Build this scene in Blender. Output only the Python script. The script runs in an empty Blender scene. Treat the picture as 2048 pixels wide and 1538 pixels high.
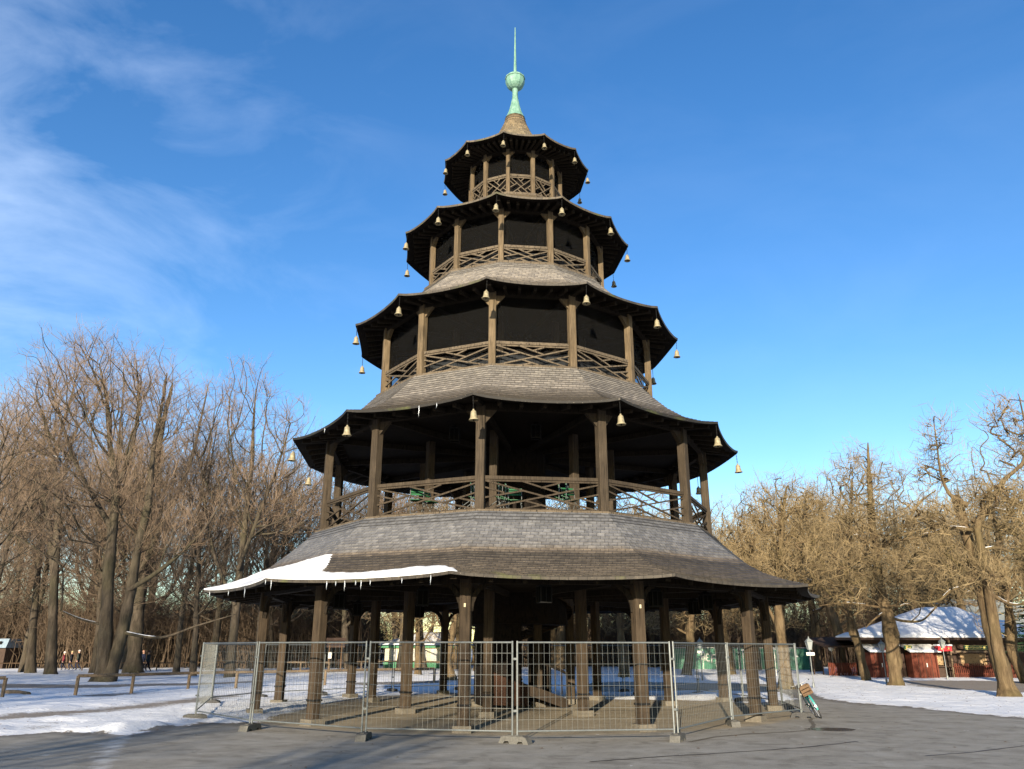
import bpy, bmesh, math, random
import numpy as np
from mathutils import Vector, Matrix, noise as mnoise
R = math.radians
PI = math.pi
random.seed(7)
SC = bpy.context.scene
COL = SC.collection

# ---------------------------------------------------------------- camera model (measured from the photograph)
F_PX, PITCH, ROLL, EYE = 1571.97, 0.32348, 0.00139, 1.95
def ray(px, py):
    u = px - 1024.0; v = py - 769.0
    cr, sr = math.cos(ROLL), math.sin(ROLL)
    uu = u * cr + v * sr; vv = -(-u * sr + v * cr)
    c, s = math.cos(PITCH), math.sin(PITCH)
    return uu, F_PX * c - vv * s, F_PX * s + vv * c
def gp(px, py, z=0.0):
    x, y, zz = ray(px, py); t = (z - EYE) / zz
    return x * t, y * t
def at(px, py, Y):
    x, y, zz = ray(px, py); t = Y / y
    return x * t, EYE + zz * t

# ---------------------------------------------------------------- tagging
def tag(o, label=None, cat=None, group=None, kind=None):
    if label: o['label'] = label
    if cat: o['category'] = cat
    if group: o['group'] = group
    if kind: o['kind'] = kind
    return o
def empty(name, loc=(0, 0, 0), rz=0.0, label=None, cat=None, group=None):
    o = bpy.data.objects.new(name, None); COL.objects.link(o)
    o.location = loc; o.rotation_euler = (0, 0, rz); o.empty_display_size = 0.3
    return tag(o, label, cat, group)
def link(name, me, mat=None, parent=None, loc=None):
    o = bpy.data.objects.new(name, me); COL.objects.link(o)
    if mat is not None:
        for m in (mat if isinstance(mat, (list, tuple)) else [mat]): me.materials.append(m)
    if parent is not None: o.parent = parent
    if loc is not None: o.location = loc
    return o
def copy_tree(o, parent=None):
    c = o.copy(); COL.objects.link(c)
    c.parent = parent
    for ch in list(o.children): copy_tree(ch, c)
    return c

# ---------------------------------------------------------------- mesh builder
class MB:
    def __init__(s): s.v = []; s.f = []; s.m = []; s.mi = 0
    def add(s, vs, fs):
        b = len(s.v); s.v += [tuple(v) for v in vs]; s.f += [tuple(b + i for i in f) for f in fs]; s.m += [s.mi] * len(fs)
    def box(s, c, size, rz=0.0, M=None):
        hx, hy, hz = size[0] / 2, size[1] / 2, size[2] / 2
        vs = [Vector((x * hx, y * hy, z * hz)) for z in (-1, 1) for y in (-1, 1) for x in (-1, 1)]
        rot = M if M is not None else Matrix.Rotation(rz, 3, 'Z')
        vs = [rot @ v + Vector(c) for v in vs]
        s.add(vs, [(0, 2, 3, 1), (4, 5, 7, 6), (0, 1, 5, 4), (2, 6, 7, 3), (0, 4, 6, 2), (1, 3, 7, 5)])
    def beam(s, a, b, w, h, up=(0, 0, 1), bev=0.0):
        a = Vector(a); b = Vector(b); d = b - a; L = d.length
        if L < 1e-6: return
        d /= L; u = Vector(up)
        if abs(d.dot(u)) > 0.98: u = Vector((1, 0, 0)) if abs(d.x) < 0.9 else Vector((0, 1, 0))
        x = d.cross(u).normalized(); y = x.cross(d).normalized()
        if bev <= 0:
            pr = [(-w/2, -h/2), (w/2, -h/2), (w/2, h/2), (-w/2, h/2)]
        else:
            e = bev; pr = [(-w/2+e, -h/2), (w/2-e, -h/2), (w/2, -h/2+e), (w/2, h/2-e), (w/2-e, h/2), (-w/2+e, h/2), (-w/2, h/2-e), (-w/2, -h/2+e)]
        n = len(pr)
        vs = [p + x * q[0] + y * q[1] for p in (a, b) for q in pr]
        fs = [tuple(reversed(range(n))), tuple(range(n, 2 * n))] + [(i, (i + 1) % n, n + (i + 1) % n, n + i) for i in range(n)]
        s.add(vs, fs)
    def tube(s, pts, rad, k=6, closed=False, cap=True):
        pts = [Vector(p) for p in pts]; n = len(pts)
        rr = rad if isinstance(rad, (list, tuple)) else [rad] * n
        ref = None; vs = []
        for i, p in enumerate(pts):
            if closed: d = pts[(i + 1) % n] - pts[i - 1]
            else: d = pts[min(i + 1, n - 1)] - pts[max(i - 1, 0)]
            d.normalize()
            if ref is None:
                ref = Vector((0, 0, 1)) if abs(d.z) < 0.9 else Vector((1, 0, 0))
                x = d.cross(ref).normalized()
            else:
                x = (x - d * x.dot(d)).normalized()
            y = d.cross(x)
            for j in range(k):
                a = 2 * PI * j / k
                vs.append(p + (x * math.cos(a) + y * math.sin(a)) * rr[i])
        fs = []
        m = n if closed else n - 1
        for i in range(m):
            i2 = (i + 1) % n
            for j in range(k):
                j2 = (j + 1) % k
                fs.append((i * k + j, i * k + j2, i2 * k + j2, i2 * k + j))
        if cap and not closed:
            fs.append(tuple(reversed(range(k)))); fs.append(tuple((n - 1) * k + j for j in range(k)))
        s.add(vs, fs)
    def lathe(s, prof, k=16, c=(0, 0, 0), a0=0.0, cap=True):
        vs = []; n = len(prof)
        for r, z in prof:
            for j in range(k):
                a = a0 + 2 * PI * j / k
                vs.append((c[0] + r * math.sin(a), c[1] - r * math.cos(a), c[2] + z))
        fs = []
        for i in range(n - 1):
            for j in range(k):
                j2 = (j + 1) % k
                fs.append((i * k + j, i * k + j2, (i + 1) * k + j2, (i + 1) * k + j))
        if cap:
            fs.append(tuple(reversed(range(k)))); fs.append(tuple((n - 1) * k + j for j in range(k)))
        s.add(vs, fs)
    def prism(s, poly, z0, z1):
        n = len(poly)
        vs = [(p[0], p[1], z0) for p in poly] + [(p[0], p[1], z1) for p in poly]
        s.add(vs, [tuple(reversed(range(n))), tuple(range(n, 2 * n))] + [(i, (i + 1) % n, n + (i + 1) % n, n + i) for i in range(n)])
    def build(s, name, mat, parent=None, loc=None, smooth=False):
        me = bpy.data.meshes.new(name); me.from_pydata(s.v, [], s.f)
        me.polygons.foreach_set('material_index', s.m)
        if smooth: me.polygons.foreach_set('use_smooth', [True] * len(s.f))
        me.update()
        bm = bmesh.new(); bm.from_mesh(me); bmesh.ops.recalc_face_normals(bm, faces=bm.faces); bm.to_mesh(me); bm.free()
        return link(name, me, mat, parent, loc)

def np_mesh(name, V, Q, smooth=False):
    me = bpy.data.meshes.new(name)
    V = np.asarray(V, np.float32); Q = np.asarray(Q, np.int32)
    me.vertices.add(len(V)); me.vertices.foreach_set('co', V.ravel())
    nq = len(Q); k = Q.shape[1]
    me.loops.add(nq * k); me.loops.foreach_set('vertex_index', Q.ravel())
    me.polygons.add(nq); me.polygons.foreach_set('loop_start', np.arange(nq, dtype=np.int32) * k)
    if smooth: me.polygons.foreach_set('use_smooth', np.ones(nq, bool))
    me.update(calc_edges=True); me.validate()
    return me

# ---------------------------------------------------------------- materials
class NT:
    def __init__(s, name):
        s.mat = bpy.data.materials.new(name); s.mat.use_nodes = True; s.t = s.mat.node_tree
        s.b = s.t.nodes['Principled BSDF']; s.out = s.t.nodes['Material Output']
    def n(s, typ, **kw):
        nd = s.t.nodes.new(typ)
        for k, v in kw.items():
            if k in nd.inputs: nd.inputs[k].default_value = v
            else: setattr(nd, k, v)
        return nd
    def l(s, a, b): s.t.links.new(a, b)
    def coords(s, kind='Object', scale=(1, 1, 1), rot=(0, 0, 0)):
        tc = s.n('ShaderNodeTexCoord'); mp = s.n('ShaderNodeMapping'); mp.inputs['Scale'].default_value = scale; mp.inputs['Rotation'].default_value = rot
        s.l(tc.outputs[kind], mp.inputs['Vector']); return mp.outputs['Vector']
    def noise(s, vec, scale=5, detail=5, rough=0.6, dist=0.0):
        nd = s.n('ShaderNodeTexNoise'); nd.inputs['Scale'].default_value = scale; nd.inputs['Detail'].default_value = detail
        nd.inputs['Roughness'].default_value = rough; nd.inputs['Distortion'].default_value = dist
        if vec is not None: s.l(vec, nd.inputs['Vector'])
        return nd.outputs['Fac']
    def ramp(s, fac, stops, interp='LINEAR'):
        nd = s.n('ShaderNodeValToRGB'); cr = nd.color_ramp; cr.interpolation = interp
        while len(cr.elements) < len(stops): cr.elements.new(0.5)
        for e, (p, c) in zip(cr.elements, stops):
            e.position = p; e.color = (c[0], c[1], c[2], 1) if isinstance(c, (tuple, list)) else (c, c, c, 1)
        s.l(fac, nd.inputs['Fac']); return nd.outputs['Color']
    def mix(s, fac, a, b, mode='MIX'):
        nd = s.n('ShaderNodeMix'); nd.data_type = 'RGBA'; nd.blend_type = mode
        for sock, val in ((nd.inputs[0], fac), (nd.inputs[6], a), (nd.inputs[7], b)):
            if hasattr(val, 'is_linked') or isinstance(val, bpy.types.NodeSocket): s.l(val, sock)
            elif isinstance(val, (tuple, list)): sock.default_value = (val[0], val[1], val[2], 1)
            else: sock.default_value = val
        return nd.outputs[2]
    def math(s, op, a, b=0.0, clamp=False):
        nd = s.n('ShaderNodeMath'); nd.operation = op; nd.use_clamp = clamp
        for sock, val in ((nd.inputs[0], a), (nd.inputs[1], b)):
            if isinstance(val, bpy.types.NodeSocket): s.l(val, sock)
            else: sock.default_value = val
        return nd.outputs[0]
    def attr(s, name):
        nd = s.n('ShaderNodeAttribute'); nd.attribute_name = name; return nd.outputs['Fac']
    def color(s, c):
        if isinstance(c, bpy.types.NodeSocket): s.l(c, s.b.inputs['Base Color'])
        else: s.b.inputs['Base Color'].default_value = (c[0], c[1], c[2], 1)
    def bump(s, h, strength=0.3, dist=0.02):
        nd = s.n('ShaderNodeBump'); nd.inputs['Strength'].default_value = strength; nd.inputs['Distance'].default_value = dist
        s.l(h, nd.inputs['Height']); s.l(nd.outputs['Normal'], s.b.inputs['Normal'])
    def rough(s, r, spec=None, metal=None):
        if isinstance(r, bpy.types.NodeSocket): s.l(r, s.b.inputs['Roughness'])
        else: s.b.inputs['Roughness'].default_value = r
        if spec is not None: s.b.inputs['Specular IOR Level'].default_value = spec
        if metal is not None: s.b.inputs['Metallic'].default_value = metal

def m_wood(name, c1, c2, c3=None, streak=(14, 14, 0.9), rough=0.85, spec=0.2, bump=0.5):
    m = NT(name); v = m.coords('Object', streak)
    f = m.noise(v, 2.2, 8, 0.7, 0.4)
    col = m.ramp(f, [(0.28, c1), (0.55, c2), (0.8, c3 or c2)])
    v2 = m.coords('Object', (1, 1, 1)); f2 = m.noise(v2, 1.3, 4, 0.6)
    col = m.mix(m.ramp(f2, [(0.35, 0.0), (0.75, 0.55)]), col, tuple(x * 0.45 for x in c1))
    crack = m.ramp(m.noise(m.coords('Object', (streak[0] * 2.5, streak[1] * 2.5, streak[2] * 0.6)), 2.5, 3, 0.5), [(0.36, 0.25), (0.43, 1.0)])
    col = m.mix(1.0, col, crack, 'MULTIPLY')
    m.color(col); m.rough(rough, spec); m.bump(f, bump, 0.01); return m.mat
def m_plain(name, c, rough=0.6, spec=0.4, metal=0.0, var=0.25, scale=6, bump=0.0):
    m = NT(name); f = m.noise(m.coords('Object'), scale, 5, 0.65)
    col = m.ramp(f, [(0.3, tuple(x * (1 - var) for x in c)), (0.7, tuple(min(1, x * (1 + var)) for x in c))])
    m.color(col); m.rough(rough, spec, metal)
    if bump: m.bump(f, bump, 0.01)
    return m.mat

M = {}
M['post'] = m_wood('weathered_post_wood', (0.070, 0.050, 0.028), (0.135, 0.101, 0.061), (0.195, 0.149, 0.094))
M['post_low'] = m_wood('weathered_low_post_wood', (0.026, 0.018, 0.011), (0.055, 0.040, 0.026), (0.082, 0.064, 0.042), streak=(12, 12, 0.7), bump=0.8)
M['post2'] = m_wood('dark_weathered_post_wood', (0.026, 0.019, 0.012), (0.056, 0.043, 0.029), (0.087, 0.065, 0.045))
M['rail'] = m_wood('rail_wood', (0.065, 0.051, 0.035), (0.113, 0.090, 0.062), (0.157, 0.127, 0.087), streak=(5, 5, 5))
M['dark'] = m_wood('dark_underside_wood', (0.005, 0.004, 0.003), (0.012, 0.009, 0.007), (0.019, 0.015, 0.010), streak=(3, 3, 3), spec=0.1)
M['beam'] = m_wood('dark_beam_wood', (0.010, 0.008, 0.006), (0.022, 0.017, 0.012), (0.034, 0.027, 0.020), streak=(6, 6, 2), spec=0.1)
M['string'] = m_wood('stair_string_wood', (0.025, 0.018, 0.012), (0.05, 0.036, 0.024), (0.075, 0.055, 0.036))
M['redwood'] = m_wood('stair_panel_wood', (0.024, 0.011, 0.006), (0.043, 0.020, 0.011), (0.062, 0.031, 0.018), streak=(9, 9, 0.8))
M['stone'] = m_plain('stone_block', (0.113, 0.100, 0.078), 0.9, 0.2, bump=0.6, scale=14)
M['concrete'] = m_plain('concrete_foot', (0.092, 0.090, 0.081), 0.9, 0.2, bump=0.5, scale=18)
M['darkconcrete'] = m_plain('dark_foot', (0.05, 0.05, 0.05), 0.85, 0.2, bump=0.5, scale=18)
M['galv'] = m_plain('galvanised_steel', (0.125, 0.138, 0.138), 0.5, 0.5, 0.35, var=0.2, scale=20)
M['iron'] = m_plain('dark_iron', (0.010, 0.010, 0.010), 0.85, 0.15, 0.0)
M['plaster'] = m_plain('cream_paint', (0.480, 0.440, 0.304), 0.8, 0.2, var=0.1)
M['white'] = m_plain('white_paint', (0.600, 0.584, 0.528), 0.7, 0.3, var=0.08)
M['bell'] = m_plain('aged_gilt_bell', (0.245, 0.211, 0.129), 0.55, 0.4, 0.15, var=0.35, scale=9)
M['green'] = m_plain('green_paint', (0.03, 0.16, 0.07), 0.6, 0.3)
M['chairgreen'] = m_plain('chair_green', (0.012, 0.085, 0.032), 0.6, 0.3)
M['redpaint'] = m_wood('red_brown_boards', (0.085, 0.023, 0.014), (0.130, 0.036, 0.021), (0.162, 0.052, 0.029), streak=(6, 6, 0.8))
M['hutdark'] = m_plain('hut_dark_wood', (0.05, 0.032, 0.024), 0.8, 0.2)
M['shutter'] = m_wood('tan_shutter', (0.28, 0.19, 0.10), (0.36, 0.25, 0.14), streak=(1, 1, 9))
M['signred'] = m_plain('red_sign', (0.55, 0.02, 0.03), 0.5, 0.4, var=0.05)
M['signgreen'] = m_plain('sign_green', (0.02, 0.08, 0.04), 0.5, 0.4, var=0.05)
M['gold'] = m_plain('gold_lettering', (0.55, 0.42, 0.12), 0.5, 0.5, var=0.05)
M['teal'] = m_plain('bicycle_teal_paint', (0.025, 0.230, 0.212), 0.35, 0.5, var=0.1)
M['tyre'] = m_plain('tyre_rubber', (0.03, 0.03, 0.03), 0.8, 0.2)
M['rim'] = m_plain('aluminium_rim', (0.55, 0.56, 0.58), 0.4, 0.5, 0.6, var=0.1)
M['crate'] = m_wood('crate_wood', (0.080, 0.048, 0.028), (0.136, 0.088, 0.052), streak=(3, 3, 20))
M['railwood'] = m_wood('pale_log_wood', (0.115, 0.081, 0.052), (0.196, 0.144, 0.092), (0.242, 0.190, 0.126), streak=(5, 5, 5))
M['slate'] = m_plain('grey_roof', (0.16, 0.18, 0.18), 0.7, 0.3)
M['slateboard'] = m_wood('blue_grey_boards', (0.03, 0.035, 0.042), (0.055, 0.062, 0.07), (0.075, 0.08, 0.085), streak=(9, 9, .8))
M['skin'] = m_plain('skin', (0.50, 0.30, 0.22), 0.6, 0.3, var=0.05)

# copper
m = NT('verdigris_copper'); v = m.coords('Object', (3, 3, 1.2)); f = m.noise(v, 3, 6, 0.65)
m.color(m.ramp(f, [(0.3, (0.07, 0.16, 0.115)), (0.5, (0.13, 0.25, 0.19)), (0.75, (0.20, 0.32, 0.255))])); m.rough(0.6, 0.4, 0.1); m.bump(f, 0.2, 0.01); M['copper'] = m.mat
# snow
def m_snow(name, sc=1.0):
    m = NT(name); v = m.coords('Object'); f = m.noise(v, 3.0 * sc, 8, 0.6)
    m.color(m.ramp(f, [(0.3, (0.58, 0.60, 0.62)), (0.7, (0.68, 0.69, 0.70))])); m.rough(0.7, 0.3)
    m.b.inputs['Subsurface Weight'].default_value = 0.0
    m.bump(f, 0.5, 0.05); return m.mat
M['snow'] = m_snow('snow')
# ice
m = NT('ice'); m.color((0.80, 0.86, 0.92)); m.rough(0.15, 0.6); m.b.inputs['Transmission Weight'].default_value = 0.55; M['ice'] = m.mat
# glass
m = NT('old_glass'); m.color((0.004, 0.004, 0.004)); m.rough(0.9, 0.05); M['glass'] = m.mat
# netting
m = NT('black_bird_netting'); tr = m.n('ShaderNodeBsdfTransparent'); mx = m.n('ShaderNodeMixShader')
m.color((0.01, 0.01, 0.01)); m.rough(0.9, 0.05)
mx.inputs[0].default_value = 0.42; m.l(tr.outputs[0], mx.inputs[1]); m.l(m.b.outputs[0], mx.inputs[2]); m.l(mx.outputs[0], m.out.inputs['Surface']); M['net'] = m.mat
# green fence sheet
m = NT('green_sheet'); v = m.coords('Object', (1.2, 1, 0.5)); f = m.noise(v, 2.5, 5, 0.6, 1.0)
m.color(m.ramp(f, [(0.3, (0.012, 0.10, 0.055)), (0.7, (0.035, 0.20, 0.11))])); m.rough(0.5, 0.4); m.bump(f, 0.8, 0.08); M['sheet'] = m.mat

# bark
def m_bark(name, c1, c2, c3):
    m = NT(name); v = m.coords('Object', (1, 1, 0.25)); f = m.noise(v, 5, 8, 0.7, 0.5)
    g = m.noise(m.coords('Object'), 0.35, 3, 0.5)
    col = m.ramp(f, [(0.3, c1), (0.6, c2), (0.8, c3)])
    col = m.mix(m.ramp(g, [(0.45, 0.0), (0.62, 0.4)]), col, (c2[0] * 0.55, c2[1] * 0.7, c2[2] * 0.45))
    m.color(col); m.rough(0.95, 0.1); m.bump(f, 1.0, 0.06); return m.mat
M['bark_grey'] = m_bark('grey_bark', (0.027, 0.022, 0.016), (0.080, 0.065, 0.048), (0.128, 0.107, 0.080))
M['bark_tan'] = m_bark('tan_bark', (0.037, 0.025, 0.014), (0.122, 0.088, 0.050), (0.220, 0.165, 0.098))
def m_twig(name, c1, c2):
    m = NT(name); f = m.noise(m.coords('Object'), 0.8, 4, 0.7)
    m.color(m.ramp(f, [(0.35, c1), (0.65, c2)])); m.rough(0.9, 0.15); return m.mat
M['twig_red'] = m_twig('reddish_twigs', (0.138, 0.097, 0.064), (0.248, 0.184, 0.129))
M['brush'] = m_twig('dark_brush', (0.065, 0.046, 0.031), (0.13, 0.095, 0.064))
M['twig_tan'] = m_twig('ochre_twigs', (0.156, 0.115, 0.060), (0.294, 0.225, 0.124))

# shingles
def m_shingle(name, kind, vmax):
    m = NT(name)
    uv = m.n('ShaderNodeUVMap'); uv.uv_map = 'UVMap'
    br = m.n('ShaderNodeTexBrick'); br.offset = 0.5; br.offset_frequency = 2
    br.inputs['Scale'].default_value = 1.0; br.inputs['Brick Width'].default_value = 0.23; br.inputs['Row Height'].default_value = 0.15
    br.inputs['Mortar Size'].default_value = 0.007; br.inputs['Mortar Smooth'].default_value = 0.2; br.inputs['Bias'].default_value = 0.0
    br.inputs['Color1'].default_value = (0.62, 0.63, 0.66, 1); br.inputs['Color2'].default_value = (1, 1, 1, 1); br.inputs['Mortar'].default_value = (0.22, 0.22, 0.22, 1)
    nz = m.n('ShaderNodeTexNoise'); nz.inputs['Scale'].default_value = 2.5; nz.inputs['Detail'].default_value = 2
    m.l(uv.outputs['UV'], nz.inputs['Vector'])
    vm = m.n('ShaderNodeVectorMath'); vm.operation = 'MULTIPLY_ADD'
    m.l(nz.outputs['Color'], vm.inputs[0]); vm.inputs[1].default_value = (0.05, 0.0, 0); m.l(uv.outputs['UV'], vm.inputs[2])
    m.l(vm.outputs[0], br.inputs['Vector'])
    sx = m.n('ShaderNodeSeparateXYZ'); m.l(uv.outputs['UV'], sx.inputs[0])
    ob = m.coords('Object')
    n1 = m.noise(ob, 0.9, 5, 0.65); n2 = m.noise(ob, 7, 5, 0.7); n3 = m.noise(m.coords('Object', (1, 1, 1)), 28, 2, 0.5)
    # v = slope distance from the top, normalised and wobbled
    vn = m.math('DIVIDE', sx.outputs['Y'], vmax)
    vn = m.math('ADD', vn, m.math('MULTIPLY', m.math('SUBTRACT', n1, 0.5), 0.10))
    if kind == 'low':
        zone = m.ramp(vn, [(0.0, (0.21, 0.21, 0.21)), (0.25, (0.27, 0.27, 0.275)), (0.42, (0.25, 0.24, 0.23)), (0.455, (0.27, 0.225, 0.175)), (0.485, (0.20, 0.165, 0.13)), (0.53, (0.095, 0.082, 0.068)), (0.8, (0.145, 0.12, 0.094)), (1.0, (0.10, 0.085, 0.066))])
    elif kind == 'mid':
        zone = m.ramp(vn, [(0.0, (0.36, 0.33, 0.28)), (0.40, (0.38, 0.34, 0.29)), (0.6, (0.19, 0.16, 0.125)), (0.85, (0.18, 0.145, 0.11)), (1.0, (0.10, 0.085, 0.065))])
    else:
        zone = m.ramp(vn, [(0.0, (0.28, 0.20, 0.10)), (0.6, (0.36, 0.30, 0.19)), (1.0, (0.15, 0.12, 0.08))])
    col = m.mix(1.0, zone, br.outputs['Color'], 'MULTIPLY'); col = m.mix(1.0, col, (0.60, 0.60, 0.60), 'MULTIPLY')
    col = m.mix(0.9, col, m.ramp(n2, [(0.3, 0.55), (0.7, 1.25)]), 'MULTIPLY')
    moss = m.math('MULTIPLY', m.ramp(n1, [(0.56, 0.0), (0.70, 1.0)]), m.ramp(vn, [(0.80, 0.0), (1.0, 0.6)]))
    col = m.mix(moss, col, (0.075, 0.085, 0.018))
    spk = m.math('MULTIPLY', m.ramp(n3, [(0.70, 0.0), (0.76, 0.7)]), m.ramp(vn, [(0.45, 0.0), (0.6, 1.0)]))
    col = m.mix(spk, col, (0.32, 0.28, 0.22))
    m.color(col); m.rough(0.62, 0.35); m.bump(br.outputs['Color'], 0.5, 0.012)
    return m.mat

# ================================================================= TOWER
TX, TY = 0.122, 29.374
PHI = -0.1494
ELEV = {1: (10.53, 3.655), 2: (8.26, 8.806), 3: (6.39, 13.361), 4: (4.676, 17.584), 5: (3.156, 21.317)}
POST = {2: (6.97, 5.68), 3: (5.18, 10.71), 4: (3.53, 15.30), 5: (1.94, 19.15)}
RAILZ = {2: 6.647, 3: 11.55, 4: 16.02, 5: 20.086}
PROF = {  # r of the corners, z of the surface, eave first
 1: [(10.53, 3.655), (10.0, 3.78), (9.3, 4.02), (8.6, 4.42), (8.0, 4.92), (7.5, 5.38), (7.22, 5.66)],
 2: [(8.26, 8.806), (7.75, 8.92), (7.1, 9.18), (6.5, 9.60), (5.95, 10.12), (5.45, 10.66)],
 3: [(6.39, 13.361), (5.9, 13.47), (5.3, 13.74), (4.7, 14.22), (4.2, 14.75), (3.76, 15.27)],
 4: [(4.676, 17.584), (4.2, 17.68), (3.6, 17.92), (3.0, 18.32), (2.5, 18.76), (2.14, 19.12)],
 5: [(3.156, 21.317), (2.7, 21.43), (2.15, 21.70), (1.6, 22.15), (1.15, 22.65), (0.78, 23.25), (0.52, 23.85), (0.40, 24.30)]}
SAG = {1: 0.10, 2: 0.14, 3: 0.12, 4: 0.11, 5: 0.09}
NSUB = 12
tower = empty('chinese_tower', (TX, TY, 0), 0, 'tall dark wooden pagoda tower with five stacked shingled roofs and green copper spire', 'tower')

def corner(r, k):
    a = PHI + R(30 * k); return Vector((r * math.sin(a), -r * math.cos(a), 0))
def prof_at(l, s):
    """profile point at slope distance s from the eave"""
    pr = PROF[l]; acc = 0
    for (r0, z0), (r1, z1) in zip(pr, pr[1:]):
        d = math.hypot(r1 - r0, z1 - z0)
        if acc + d >= s: t = (s - acc) / d; return r0 + (r1 - r0) * t, z0 + (z1 - z0) * t
        acc += d
    return pr[-1]
PLEN = {l: sum(math.hypot(b[0] - a[0], b[1] - a[1]) for a, b in zip(p, p[1:])) for l, p in PROF.items()}
def surf(l, s, c, off=0.0):
    """point on roof l: slope distance s from the eave, c = corner coordinate (float)"""
    k = math.floor(c); w = c - k
    r, z = prof_at(l, s); r2, z2 = prof_at(l, min(s + 0.05, PLEN[l]))
    e = max(0.0, 1 - s / (PLEN[l] * 0.75)) ** 1.5
    P = corner(r, k).lerp(corner(r, k + 1), w)
    b = (4 * w * (1 - w)) ** 0.75
    P *= (1 - 0.012 * b * e)
    z = z - SAG[l] * b * e
    dr, dz = r2 - r, z2 - z + (-(SAG[l] * b * e) if False else 0)
    rad = P.normalized()
    P = P + rad * (0.4 * off)
    P.z = z + off * 0.9
    return P

rng = np.random.default_rng(5)
def make_roof(l):
    Ltot = PLEN[l]; rows = int(round(Ltot / 0.15)); ncol = 12 * NSUB
    verts = []; uvs = []; faces = []
    chord = 2 * math.sin(R(15))
    def ring(s, off, jit):
        base = len(verts)
        r, z = prof_at(l, s)
        for i in range(12):
            for j in range(NSUB + 1):
                w = j / NSUB; p = surf(l, s, i + (w if w < 1 else 0.99999), off)
                verts.append((p.x, p.y, p.z + (float(rng.normal()) * jit if 0 < j < NSUB else 0)))
                uvs.append((i * 0.37 * 7 + w * chord * r, Ltot - s))
        return base
    prev = None
    for q in range(rows + 1):
        s = Ltot * q / rows
        hi = ring(s, 0.026, 0.003) if q < rows else None    # lower (butt) edge of the course above s
        if q > 0:
            lo = ring(s, 0.006, 0.0)                        # upper edge of this course tucked under the next
            for i in range(12):
                for j in range(NSUB):
                    a = i * (NSUB + 1) + j
                    faces.append((prev + a, prev + a + 1, lo + a + 1, lo + a))
                    if hi is not None: faces.append((lo + a, lo + a + 1, hi + a + 1, hi + a))
        prev = hi
    # fascia and soffit
    vs_e = []
    e0 = ring(0.0, 0.026, 0.0); e1 = ring(0.0, 0.0, 0.0)
    for idx in range(e1, len(verts)):
        x, y, z = verts[idx]; verts[idx] = (x, y, z - 0.05)
    for i in range(12):
        for j in range(NSUB):
            a = i * (NSUB + 1) + j
            faces.append((e1 + a, e1 + a + 1, e0 + a + 1, e0 + a))
    me = bpy.data.meshes.new('roof'); me.from_pydata(verts, [], faces)
    uvl = me.uv_layers.new(name='UVMap')
    for lp in me.loops: uvl.data[lp.index].uv = uvs[lp.vertex_index]
    me.update()
    kind = 'low' if l == 1 else ('mid' if l in (2, 3) else 'top')
    ro = link('roof', me, m_shingle('wood_shingles_%d' % l, kind, Ltot), tower)
    # soffit boards under the eave
    mb = MB(); rin = {1: 8.6, 2: 6.9, 3: 5.1, 4: 3.45, 5: 1.9}[l]; zc = ELEV[l][1] + 0.14
    mb2 = MB()
    for i in range(12):
        for j in range(NSUB):
            w0, w1 = j / NSUB, (j + 1) / NSUB
            a = surf(l, 0, i + w0); b = surf(l, 0, i + min(w1, .99999)); a.z -= 0.06; b.z -= 0.06
            c = corner(rin, i).lerp(corner(rin, i + 1), w1); d = corner(rin, i).lerp(corner(rin, i + 1), w0); c.z = d.z = zc
            mb.add([a, b, c, d], [(0, 1, 2, 3)])
        for w in (0.0, 0.17, 0.33, 0.5, 0.67, 0.83):
            a = surf(l, 0.32, i + w); a.z -= 0.15; d = corner(rin - 0.3, i).lerp(corner(rin - 0.3, i + 1), w); d.z = zc - 0.06
            mb2.beam(a, d, 0.10 if w else 0.16, 0.13)
    # ceiling above the gallery
    cs = [corner(rin, i) for i in range(12)]
    mb.add([(p.x, p.y, zc) for p in cs], [tuple(range(12))])
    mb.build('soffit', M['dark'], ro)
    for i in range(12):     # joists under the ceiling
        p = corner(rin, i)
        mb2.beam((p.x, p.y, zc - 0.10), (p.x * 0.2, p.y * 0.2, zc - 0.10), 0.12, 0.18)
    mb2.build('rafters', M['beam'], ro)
    return ro, zc
roofs = {}; CEIL = {}
for l in range(1, 6): roofs[l], CEIL[l] = make_roof(l)

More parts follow.
